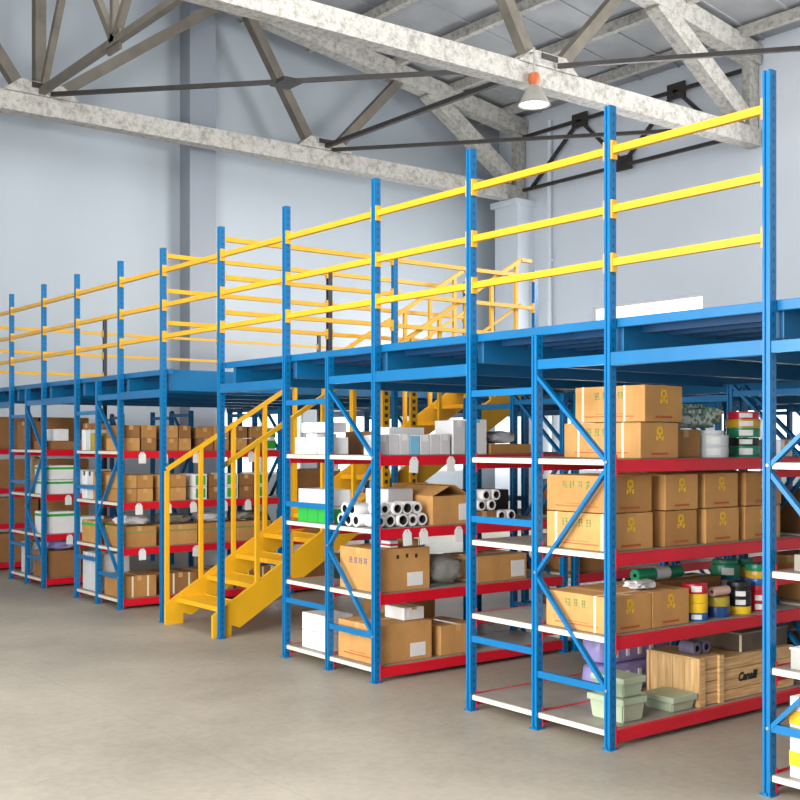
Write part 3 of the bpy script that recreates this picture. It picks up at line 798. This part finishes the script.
# bottom shelf
bin_('pale green bin at the bottom of the corner stack of two', .155, .375, 1.105, 1.40, Z0, .150)
bin_('pale green bin on top of the corner stack of two', .165, .37, 1.11, 1.38, Z0 + .151, .122)
bin_('single low pale green bin in front of the wooden crate', .61, .855, 1.10, 1.36, Z0, .10)
def crate(label, x0, x1, y0, y1, z0, h, text=None, bat=True):
    t = thing('wooden_crate', label, 'wooden crate', ((x0 + x1) / 2, (y0 + y1) / 2, z0), 'wooden crates on the bottom shelf')
    n = 4; z0 += .0012; h -= .0015
    for i in range(n):
        a = z0 + h * i / n + .002; b = z0 + h * (i + 1) / n - .002
        MB().box(x0, x1, y0, y0 + .018, a, b, .002).build('plank', 'wood', t)
        MB().box(x0, x1, y1 - .018, y1, a, b, .002).build('plank', 'wood', t)
    m = 4
    for i in range(m):
        a = y0 + .019 + (y1 - y0 - .038) * i / m + .001; b = y0 + .019 + (y1 - y0 - .038) * (i + 1) / m - .001
        MB().box(x0, x0 + .018, a, b, z0, z0 + h, .002).build('end_plank', 'woodv', t)
        MB().box(x1 - .018, x1, a, b, z0, z0 + h, .002).build('end_plank', 'woodv', t)
    MB().box(x0, x1, y0, y1, z0 + h, z0 + h + .012, .002).build('lid', 'wood', t)
    if bat:
        for (a, b) in ((x0 + .0, x0 + .05), (x1 - .05, x1)): MB().box(a, b, y0 - .018, y0 - .0005, z0, z0 + h + .012, .002).build('batten', 'wood', t)
        MB().box(x0 - .012, x0 - .0005, y0 - .018, y0 + .022, z0, z0 + h + .012, .002).build('end_batten', 'woodv', t)
        MB().box(x0 - .012, x0 - .0005, y1 - .022, y1, z0, z0 + h + .012, .002).build('end_batten', 'woodv', t)
    if text:
        cu = bpy.data.curves.new('crate_lettering', 'FONT'); cu.body = text; cu.size = .076; cu.extrude = .0006; cu.shear = .25; cu.offset = .004
        o = bpy.data.objects.new('tmp', cu); COL.objects.link(o)
        dg = bpy.context.evaluated_depsgraph_get(); me = bpy.data.meshes.new_from_object(o.evaluated_get(dg)); bpy.data.objects.remove(o)
        lt = bpy.data.objects.new('printed_lettering', me); COL.objects.link(lt); me.materials.clear(); me.materials.append(M['black'])
        lt.parent = t; lt['_o'] = t['_o']
        lt.location = Vector((x0 + .15, y0 - .0012, z0 + h * .42)) - Vector(t['_o']); lt.rotation_euler = (math.pi / 2, 0, 0)
    return t
crate('pale wooden crate with slatted end facing out, bottom shelf', .885, 1.13, 1.12, 1.53, Z0, .30)
crate('long low wooden crate with black lettering, bottom shelf', 1.15, 1.94, 1.12, 1.60, Z0, .27, 'Canalli', False)
t = thing('flat_case', 'flat dark case with pale edges lying on the wooden crates', 'case', (1.65, 1.38, Z0 + .285), None)
MB().box(1.40, 1.94, 1.17, 1.60, Z0 + .285, Z0 + .40, .004).build('case_body', 'darkwood', t)
MB().box(1.395, 1.945, 1.165, 1.605, Z0 + .4005, Z0 + .412, .003).build('case_lid', 'greybox', t)
MB().box(1.394, 1.406, 1.164, 1.176, Z0 + .287, Z0 + .399).build('corner_trim', 'strap', t)
for i, (x, y) in enumerate([(.955, 1.24), (1.05, 1.24)]):
    lying_roll('%s small dark coil lying on the slatted crate' % ('left', 'right')[i], x, y, Z0 + .315, .042, .12, 'Y', 'blueprint', 'dark coils on the crate', .5)
for i, (lb, y, z) in enumerate([('lower violet film wrapped pack behind the green bins', 1.82, Z0), ('upper violet film wrapped pack behind the green bins', 1.82, Z0 + .19)]):
    t = thing('wrapped_pack', lb, 'wrapped pack', (1.0, y, z), 'violet packs on the bottom shelf')
    MB().blob((1.0, y, z + .099), (.36, .11, .094), .05, 5, 3, i, .35).build('film_bag', 'violet', t, True)
    for k in range(4): MB().box(.76 + k * .12, .79 + k * .12, y - .118, y - .09, z + .05, z + .14).build('white_stripe', 'white', t)
# ============ rack at right edge (A): only its far half shows
t = carton('white carton with yellow bands at bottom, rack cut off by right edge', .03, .5, -.56, -.10, Z0, .205, 'white', None, band=('yband', .3, .66))
carton('white carton with yellow bands on another, rack cut off by right edge', .03, .5, -.56, -.10, Z0 + .207, .205, 'white', None, band=('yband', .3, .66))
t = thing('metal_tray', 'shallow grey metal tray on the rack cut off by right edge', 'tray', (.3, -.3, Z1))
tr = MB().box(.04, .6, -.56, -.10, Z1 + .0012, Z1 + .006)
for q in ((.04, .05, -.56, -.10), (.59, .6, -.56, -.10), (.05, .59, -.56, -.55), (.05, .59, -.11, -.10)): tr.box(q[0], q[1], q[2], q[3], Z1 + .006, Z1 + .10)
tr.build('tray_body', 'steel', t)
MB().box(.035, .605, -.565, -.095, Z1 + .10, Z1 + .108).build('tray_rim', 'white', t)
carton('grey carton on third shelf of rack cut off by right edge', .05, .4, -.5, -.11, Z2, .09, 'greybox')
# ============ rack right of the stairs (yn = 3.38, middle 3.99)
R2 = 'rack right of stairs'
GW = 'small white boxes on the rack right of the stairs'
x = .06; hs = [.155, .16, .165, .15, .155, .16, .165]
ordn = ['first', 'second', 'third', 'fourth', 'fifth', 'sixth', 'seventh', 'eighth', 'ninth']
for i in range(7):
    w = .098
    carton('small white box, %s from the tall post, top shelf right of stairs' % ordn[i] if i != 3 else 'pale blue box among the small white ones, top shelf right of stairs', x, x + w, 3.43, 3.62 + .02 * (i % 3), Z3, hs[i], 'cyan' if i == 3 else 'offwhite', GW, tape=(i % 2 == 0), tapem='paper', name='small_box', cat='box'); x += w + .004
carton('tall white box before the next tall post, top shelf right of stairs', .80, .93, 3.43, 3.66, Z3, .275, 'offwhite', GW, name='small_box', cat='box', tapem='paper')
carton('flat white box lying behind the small white row', .38, .74, 3.72, 3.92, Z3, .22, 'white', GW, name='small_box', cat='box', tapem='paper')
carton('tall white box with pale blue front, top shelf right of stairs', .96, 1.16, 3.43, 3.70, Z3, .285, 'white', GW, name='small_box', cat='box', sheet_=(.2, .8, .1, .9), tapem='cyan')
carton('low kraft carton at the far part of top shelf, right of stairs', 1.20, 1.66, 3.43, 3.75, Z3, .085, 'carton2')
lump('wrapped_bundle', 'grey wrapped bundle lying on the low kraft carton', 'bundle', (1.42, 3.6, Z3 + .087), (.17, .10, .05), 'offwhite', .3, 5)
# white boxes on the stair side half of the top shelf
for i, (a, b, y0, y1, h, ) in enumerate([(.02, .22, 4.05, 4.20, .14), (.02, .22, 4.22, 4.37, .17), (.02, .22, 4.39, 4.54, .14)]):
    carton('white box, %s from the stairs, open end of top shelf' % ['third', 'second', 'first'][i], a, b, y0, y1, Z3, h, ('white', 'offwhite')[i % 2], 'white boxes at the top shelf end by the stairs', name='small_box', cat='box', tapem='paper')
for i, (y0, y1) in enumerate([(4.10, 4.28), (4.30, 4.47)]):
    carton('white box stacked %s at the open end, top shelf by stairs' % ('right', 'left')[i], .04, .24, y0, y1, Z3 + .176, .085, 'white', 'white boxes at the top shelf end by the stairs', name='small_box', cat='box', tapem='paper')
for i, (y0, y1) in enumerate([(3.45, 3.62), (3.64, 3.80), (3.82, 3.95)]):
    pass
carton('kraft carton behind the white boxes, top shelf right of stairs', .5, .9, 4.1, 4.5, Z3, .19, 'carton3')
# third shelf
GP = 'white rolls on the third shelf right of the stairs'
pos = [(.095, 0), (.20, 0), (.305, 0), (.41, 0), (.515, 0), (.148, 1), (.252, 1), (.357, 1), (.462, 1)]
row = ['bottom', 'middle', 'top']; cnt = {0: 0, 1: 0, 2: 0}
for (px, l) in pos:
    cnt[l] += 1
    lying_roll('white roll, %s layer, %s from the tall post, before the open carton' % (row[l], ordn[cnt[l] - 1]), px, 3.515 + .012 * ((cnt[l] * 7 + l) % 3), Z2 + l * .089 + (.002 if l else 0), (.051, .049, .050)[cnt[l] % 3], .15, 'Y', 'white', GP, (.72, .55, .66)[cnt[l] % 3])
# loose white coils facing the open rack end
pc = [(3.66, 0), (3.76, 0), (3.86, 0), (3.71, 1), (3.81, 1)]; cnt = {0: 0, 1: 0}
for (py, l) in pc:
    cnt[l] += 1
    lying_roll('white hose coil, %s layer, %s from the right, open rack end' % (row[l], ordn[cnt[l] - 1]), .08, py, Z2 + l * .084, .049, .13, 'X', 'white', 'white coils at the third shelf end', .66)
carton('grey white carton standing behind the white coils, third shelf', .31, .56, 3.64, 3.94, Z2, .285, 'offwhite', tape=False)
def open_carton(label, x0, x1, y0, y1, z0, h, m='carton'):
    t = thing('open_carton', label, 'carton', ((x0 + x1) / 2, (y0 + y1) / 2, z0))
    w = MB(); k = .006; z0 += .0012
    w.box(x0, x1, y0, y0 + k, z0, z0 + h).box(x0, x1, y1 - k, y1, z0, z0 + h).box(x0, x0 + k, y0 + k, y1 - k, z0, z0 + h).box(x1 - k, x1, y0 + k, y1 - k, z0, z0 + h).box(x0 + k, x1 - k, y0 + k, y1 - k, z0, z0 + k)
    w.build('box_body', m, t)
    MB().bar(((x0), (y0 + y1) / 2, z0 + h), (x0 + .17, (y0 + y1) / 2, z0 + h + .075), y1 - y0 - .01, .005).build('flap', m, t)
    MB().bar(((x1), (y0 + y1) / 2, z0 + h), (x1 - .15, (y0 + y1) / 2, z0 + h + .085), y1 - y0 - .01, .005).build('flap', m, t)
    MB().bar(((x0 + x1) / 2, y1, z0 + h), ((x0 + x1) / 2, y1 + .02, z0 + h + .09), x1 - x0 - .01, .005, (0, 1, 0)).build('flap', m, t)
    return t
t = open_carton('large kraft carton with raised top flaps, third shelf right of stairs', .60, .98, 3.44, 3.95, Z2, .225)
decal(t, 'paper_label', 'paper', 'y', (.60, 3.44), [(.27, .36, Z2 + .03, Z2 + .16)], .002)
carton('dark carton beyond the open carton, third shelf right of stairs', 1.02, 1.28, 3.45, 3.9, Z2, .09, 'carton3')
for i, (px, l) in enumerate([(1.12, 0), (1.23, 0), (1.34, 0), (1.45, 0), (1.17, 1), (1.28, 1)]):
    lying_roll('white roll beyond the second tall post, %s, third shelf' % ['lowest and leftmost', 'lowest second from left', 'lowest third from left', 'lowest rightmost', 'upper left', 'upper right'][i], px, 3.52, Z2 + (.092 if px < 1.3 and l == 0 else 0) + (.174 if l else 0), .045, .15, 'Y', 'white', 'white rolls beyond the second tall post', .66)
carton('dark instrument box behind white rolls, third shelf right of stairs', 1.31, 1.62, 3.66, 3.95, Z2 + .092 * 0, .25, 'dark', tape=False, cat='box', name='small_box')
# green and white boxes at the stair side end
for i, (y0, y1) in enumerate([(4.06, 4.20), (4.21, 4.35), (4.36, 4.50)]):
    for l in range(2):
        carton('green and white box, %s row, %s from the stairs, third shelf end' % (('lower', 'upper')[l], ['third', 'second', 'first'][i]), .03, .25, y0, y1, Z2 + l * .136, .135, 'white', 'green and white boxes at the third shelf end', tape=False, band=('green', .0, .85) if l == 0 else (('green', .1, .9) if i == 1 and False else None), name='small_box', cat='box')
# second shelf
t = carton('big kraft carton with paper label, second shelf right of stairs', .06, .57, 3.44, 3.94, Z1, .33, 'carton', None, gl=(4, 'blueprint'), sheet_=(.56, .86, .1, .42), redband=False)
decal(t, 'printed_spots', 'dark', 'y', (.06, 3.44), [(.18, .205, Z1 + .25, Z1 + .28), (.27, .295, Z1 + .255, Z1 + .285), (.36, .385, Z1 + .25, Z1 + .28)])
carton('small printed box on the big kraft carton, second shelf', .20, .28, 3.47, 3.60, Z1 + .332, .055, 'white', tape=False, band=('rtred', .3, .6), name='small_box', cat='box')
carton('small tan box on the big kraft carton, second shelf', .36, .48, 3.47, 3.60, Z1 + .332, .06, 'carton', tape=False, name='small_box', cat='box')
lump('plastic_bag', 'clear plastic bag of grey parts beside big kraft carton, second shelf', 'plastic bag', (.80, 3.62, Z1), (.19, .15, .115), 'film', .25, 6)
lump('wrapped_parts', 'grey parts inside the clear plastic bag, second shelf', 'parts', (.80, 3.62, Z1 + .01), (.145, .11, .08), 'greybox', .5, 8)
carton('kraft carton with white label beyond the bag, second shelf', 1.06, 1.62, 3.44, 3.85, Z1, .215, 'carton', None, gl=(3, 'greenprint'), sheet_=(.68, .95, .12, .75))
# bottom shelf
carton('big kraft carton with paper label, bottom shelf right of stairs', .05, .59, 3.44, 3.95, Z0, .30, 'carton', None, gl=(3, 'greenprint'), sheet_=(.60, .88, .1, .45), redband=True)
carton('smaller plain kraft carton, bottom shelf right of stairs', .68, 1.05, 3.44, 3.86, Z0, .235, 'carton', None)
carton('white box lying on the big bottom shelf carton, right of stairs', .36, .56, 3.5, 3.75, Z0 + .302, .10, 'white', name='small_box', cat='box', sheet_=(.2, .8, .2, .8))
carton('plain kraft carton behind, bottom shelf right of stairs', .70, 1.15, 4.08, 4.5, Z0, .36, 'carton2')
for i, (y0, y1) in enumerate([(4.10, 4.27), (4.28, 4.46)]):
    for l in range(2):
        carton('white carton, %s, %s one of the stack at bottom stair end' % (('lower', 'upper')[l], ('right', 'left')[i]), .04, .30, y0, y1, Z0 + l * .146, .145, 'white', 'white cartons on the bottom shelf by the stairs', name='small_box', cat='box', sheet_x=(.15, .85, .2, .8) if l else None, tapem='paper')
carton('dark plastic box on second shelf, stair side of rack right of stairs', .34, .62, 4.1, 4.5, Z1, .13, 'black', tape=False, name='small_box', cat='box')
# ============ rack left of the stairs (yn = 7.98, middle 8.575)
GS = 'kraft cartons on the rack left of the stairs'
segs = [(.04, .245), (.27, .44), (.54, .70), (.715, .86), (.96, 1.14), (1.16, 1.34), (1.40, 1.58), (1.62, 1.82)]
for i, (a, b) in enumerate(segs):
    for l in range(2):
        if l == 1 and i in (4,): continue
        carton('kraft carton, %s row, %s from left on top shelf left of stairs' % (('lower', 'upper')[l], ordn[i] if i < 8 else 'last'), a, b, 8.03, 8.45, Z3, .14, ('carton', 'carton2', 'carton3')[(i * 2 + l) % 3], GS) if l == 0 else \
        carton('kraft carton, upper row, %s from left on top shelf left of stairs' % ordn[i], a, b, 8.03, 8.45, Z3 + .141, .14, ('carton', 'carton2', 'carton3')[(i * 2 + l + 1) % 3], GS)
carton('squat kraft carton in upper row above the stair rail, top shelf left of stairs', .95, 1.15, 8.06, 8.42, Z3 + .141, .12, 'carton2', GS)
for l in range(2):
    carton('green banded white box, %s, at right end of top shelf left of stairs' % ('lower', 'upper')[l], 1.84, 1.96, 8.03, 8.3, Z3 + l * .136, .135, 'white', None, tape=False, band=('green', .15, .85), name='small_box', cat='box')
segs3 = [(.04, .21), (.22, .40), (.47, .60), (.61, .80)]
for i, (a, b) in enumerate(segs3):
    for l in range(2):
        carton('kraft carton, %s row, %s from left on third shelf left of stairs' % (('lower', 'upper')[l], ordn[i]), a, b, 8.03, 8.45, Z2 + l * .146, .145, ('carton2', 'carton')[(i + l) % 2], GS)
for i, (a, b) in enumerate([(.90, 1.06), (1.30, 1.46), (1.70, 1.86)]):
    for l in range(2):
        t = carton('white carton with green square, %s, %s from left, third shelf left of stairs' % (('lower', 'upper')[l], ordn[i]), a, b, 8.03, 8.4, Z2 + l * .146, .145, 'white', 'white cartons with green squares', tape=False)
        decal(t, 'green_square', 'green', 'y', (a, 8.03), [(.02, b - a - .02, Z2 + l * .146 + .02, Z2 + l * .146 + .125)])
for i, (a, b) in enumerate([(1.10, 1.27), (1.49, 1.67)]):
    for l in range(2):
        carton('kraft carton between green square boxes, %s, %s gap, third shelf' % (('lower', 'upper')[l], ('left', 'right')[i]), a, b, 8.05, 8.45, Z2 + l * .14, .138, 'carton3', GS)
for i, (a, b) in enumerate([(.04, .44), (.52, .94), (1.0, 1.40), (1.46, 1.9)]):
    carton('long kraft carton, %s from left on second shelf left of stairs' % ordn[i], a, b, 8.03, 8.5, Z1, .225, ('carton2', 'carton')[i % 2], GS, band=('greenprint', .68, .76))
    carton('long kraft carton, %s from left on bottom shelf left of stairs' % ordn[i], a, b, 8.03, 8.5, Z0, .235, ('carton2', 'carton3')[i % 2], GS, band=None)
    for k in (.3, .75):
        MB().box(a + (b - a) * k - .01, a + (b - a) * k + .01, 8.027, 8.0295, Z0 + .005, Z0 + .23).build('strap', 'strap', bpy.data.objects[[o.name for o in COL.objects if o.get('label', '').startswith('long kraft carton, %s from left on bottom' % ordn[i])][0]])
    lump('grey_bundle', 'grey wrapped bundle on %s long carton, second shelf left of stairs' % ordn[i], 'bundle', ((a + b) / 2, 8.25, Z1 + .228), ((b - a) * .42, .16, .055), ('offwhite', 'greybox')[i % 2], .35, 10 + i, 'grey bundles on the long cartons')
# open-end half of that rack
for i, (y0, y1, m, h) in enumerate([(8.64, 8.76, 'carton2', .16), (8.78, 8.88, 'rtolive', .20), (8.90, 9.02, 'offwhite', .24), (9.03, 9.13, 'white', .24)]):
    carton('%s box, %s from the left, end of top shelf left of stairs' % ({'carton2': 'tan', 'rtolive': 'olive', 'offwhite': 'grey white', 'white': 'white'}[m], ordn[3 - i]), .03, .3, y0, y1, Z3, h, m, tape=False, name='small_box', cat='box')
carton('kraft carton lying on white boxes, end of top shelf left of stairs', .04, .28, 8.92, 9.11, Z3 + .241, .07, 'carton3')
for i, (y0, y1, m) in enumerate([(8.65, 8.80, 'carton'), (8.82, 8.96, 'offwhite'), (8.98, 9.12, 'white')]):
    for l in range(2):
        carton('%s carton, %s, %s from the left, third shelf end' % ({'carton': 'tan', 'offwhite': 'grey white', 'white': 'white'}[m], ('lower', 'upper')[l], ordn[2 - i]), .03, .32, y0, y1, Z2 + l * .16, .158, m, None, tape=(l == 1), tapem='dark', name='small_box', cat='box')
for i, (y0, y1) in enumerate([(8.64, 8.88), (8.90, 9.12)]):
    carton('kraft carton with green band, %s, second shelf end left of stairs' % ('right', 'left')[i], .03, .4, y0, y1, Z1, .25, 'carton', None, band=('green', .78, .9))
    carton('tall white carton, %s, bottom shelf end left of stairs' % ('right', 'left')[i], .04, .4, y0, y1, Z0, .43, 'offwhite', None, tapem='paper')
# ============ far left rack (yn = 10.25, middle 10.825)
carton('white carton on the top shelf of the dim far left rack', .16, .34, 10.32, 10.6, Z3 + .11, .15, 'white', tapem='paper')
carton('dark carton under the white one, top shelf of far left rack', .04, .5, 10.31, 10.7, Z3, .108, 'carton3')
carton('pinkish carton at top shelf of far left rack, right side', .56, .74, 10.31, 10.6, Z3, .12, 'rtpink')
for l in range(2):
    carton('white carton with green band, %s, third shelf of far left rack' % ('lower', 'upper')[l], .04, .40, 10.31, 10.68, Z2 + l * .18, .178, 'white', None, band=('green', .72, .88), tape=False)
carton('white carton with green band alone on second shelf, far left rack', .04, .42, 10.31, 10.68, Z1, .275, 'white', None, band=('green', .78, .9), tape=False)
carton('brown carton on the bottom shelf of far left rack', .04, .5, 10.31, 10.7, Z0, .33, 'carton3')
carton('grey white carton beside the green banded pair, third shelf, far left rack', .5, .9, 10.31, 10.6, Z2, .3, 'offwhite')
carton('white carton right of the green banded one, second shelf, far left rack', .5, .8, 10.31, 10.6, Z1, .2, 'white')
lump('plastic_bag', 'blue grey plastic bag on the bottom carton, far left rack', 'plastic bag', (.3, 10.5, Z0 + .332), (.2, .13, .06), 'violet', .4, 12)
o = MB().blob((.20, 11.12, Z2 + .235), (.10, .14, .225), .10, 5, 3, 2).build('cloth_sack', 'sack', None, True, org=(.16, 11.12, Z2))
tag(o, 'standing tan cloth sack between posts of the far left rack', 'sack')
carton('brown carton at top shelf end of far left rack', .05, .5, 10.92, 11.36, Z3, .36, 'carton3')
carton('pale tall carton at bottom shelf end of far left rack', .05, .3, 10.95, 11.2, Z0, .4, 'offwhite')
# rack cut off by the left edge
for i, z in enumerate(LEV):
    carton('brown carton on %s shelf of rack cut off by left edge' % ['bottom', 'second', 'third', 'top'][i], .08, .75, 12.51, 12.82, z, (.4, .36, .4, .45)[i], 'carton3', None)
    carton('second brown carton on %s shelf, rack cut off by left edge' % ['bottom', 'second', 'third', 'top'][i], .8, 1.5, 12.51, 12.82, z, (.4, .36, .4, .45)[i], 'carton2', None)
# rear rack contents glimpsed through the front ones
for (xa, y0, lbx) in ((2.2, 1.13, 'right foreground rack'), (2.2, 3.44, 'rack right of stairs'), (2.2, 8.04, 'rack left of stairs')):
    for i, z in enumerate(LEV[:3]):
        carton('brown carton on %s shelf of the rear rack behind %s' % (['bottom', 'second', 'third'][i], lbx), xa + .06, xa + .7, y0, y0 + .46, z, .32, ('carton3', 'carton2')[i % 2])
carton('wooden brown carton on top shelf of rear rack behind right foreground rack', 2.26, 2.9, 1.75, 2.2, Z3, .12, 'carton3')

# price tags on the red beams
for (xx, lv) in ((.35, 3), (.72, 3), (.28, 2), (.44, 2), (.80, 2)):
    nm = {(.35, 3): 'left tag on top beam', (.72, 3): 'right tag on top beam', (.28, 2): 'leftmost tag on third beam', (.44, 2): 'middle tag on third beam', (.80, 2): 'right tag on third beam'}[(xx, lv)]
    price_tag('white pointed price tag, %s of rack right of stairs' % nm, xx, Y['D'] - .019, LEV[lv] - .025, 'price tags on the rack right of the stairs')
for lv, nm in ((3, 'top'), (2, 'third'), (1, 'second')):
    for i, xx in enumerate((.20, .50, .85, 1.20, 1.55)):
        price_tag('white pointed price tag, %s from left on %s beam left of stairs' % (ordn[i], nm), xx + .04 * ((lv + i) % 2), Y['H'] - .019, LEV[lv] - .025, 'price tags on the rack left of the stairs')
price_tag('white price tag on the third beam of far left rack', .3, Y['J'] - .019, LEV[2] - .025, 'price tags on the far left rack')
price_tag('white price tag on the second beam of far left rack', .32, Y['J'] - .019, LEV[1] - .025, 'price tags on the far left rack')
# card tags hung on the stair side of the rack right of the stairs
for lv in (3, 2, 1):
    o = MB().box(.44, .54, Y['E'] + .0195, Y['E'] + .022, LEV[lv] - .15, LEV[lv] - .02).build('price_tag', 'paper', None, org=(.49, Y['E'] + .02, LEV[lv] - .02))
    tag(o, 'square white card hung under %s shelf on the stair side' % {3: 'top', 2: 'third', 1: 'second'}[lv], 'price tag', 'price tags on the rack right of the stairs')

# ------------------------------------------------------------------ lights
def area(name, loc, size, energy, rot, col=(1, 1, 1)):
    l = bpy.data.lights.new(name, 'AREA'); l.shape = 'RECTANGLE'; l.size, l.size_y = size; l.energy = energy; l.color = col
    o = bpy.data.objects.new(name, l); COL.objects.link(o); o.location = loc; o.rotation_euler = rot
    return o
DAY = (1.0, 0.985, 0.95)
for h, e in zip(LWIN + [LCLR_ADDED], (620, 500, 560)):   # daylight through the tall left windows, plus the added clerestory
    area('daylight_left', (XL - .1, (h[0] + h[1]) / 2, (h[2] + h[3]) / 2), (h[3] - h[2] - .1, h[1] - h[0] - .1), e, (0, -math.pi / 2, 0), DAY)
for h, e in zip(RWIN + [RHI, RHX_ADDED], (25, 25, 40, 60, 300, 1400)):  # the last one fills from the added high window
    area('daylight_right', (XR - .02, (h[0] + h[1]) / 2, (h[2] + h[3]) / 2), (h[3] - h[2] - .1, h[1] - h[0] - .1), e, (0, math.pi / 2, 0), DAY)
for h in EWIN: area('daylight_back', ((h[0] + h[1]) / 2, YE - .02, (h[2] + h[3]) / 2), (h[1] - h[0] - .1, h[3] - h[2] - .1), 25, (-math.pi / 2, 0, 0), DAY)
area('added_skylight_fill', ((SKY_ADDED[0] + SKY_ADDED[1]) / 2, (SKY_ADDED[2] + SKY_ADDED[3]) / 2, roof_z((SKY_ADDED[0] + SKY_ADDED[1]) / 2) - .26), (SKY_ADDED[1] - SKY_ADDED[0] - .2, SKY_ADDED[3] - SKY_ADDED[2] - .2), 430, (0, math.atan(.15), 0), DAY)  # fill light under the added skylight, aimed at lifting the right wall
# high bay lamps like the one in view, further along the trusses
for (x, y) in ((-4.5, -1.5),):
    p = bpy.data.lights.new('high_bay_lamp', 'POINT'); p.energy = 110; p.shadow_soft_size = .22; p.color = (1, .96, .9)
    o = bpy.data.objects.new('high_bay_lamp', p); COL.objects.link(o); o.location = (x, y, 6.5)

w = bpy.data.worlds.new('World'); scene.world = w; w.use_nodes = True
w.node_tree.nodes['Background'].inputs[0].default_value = (0.75, 0.85, 1.0, 1); w.node_tree.nodes['Background'].inputs[1].default_value = 0.6

# ------------------------------------------------------------------ camera
cam = bpy.data.cameras.new('camera'); cam.sensor_width = 36; cam.lens = 50.76; cam.shift_y = .05125; cam.clip_end = 200
co = bpy.data.objects.new('camera', cam); COL.objects.link(co)
co.location = (-5.0163, -3.4093, 1.7834)
co.rotation_euler = (math.pi / 2, 0, math.atan2(-.6113, .7914))
scene.camera = co

for o in list(COL.objects):
    if '_o' in o: del o['_o']
vs = scene.view_settings
vs.view_transform = 'Standard'; vs.look = 'None'; vs.exposure = 0.0; vs.gamma = 1.0; vs.use_curve_mapping = False
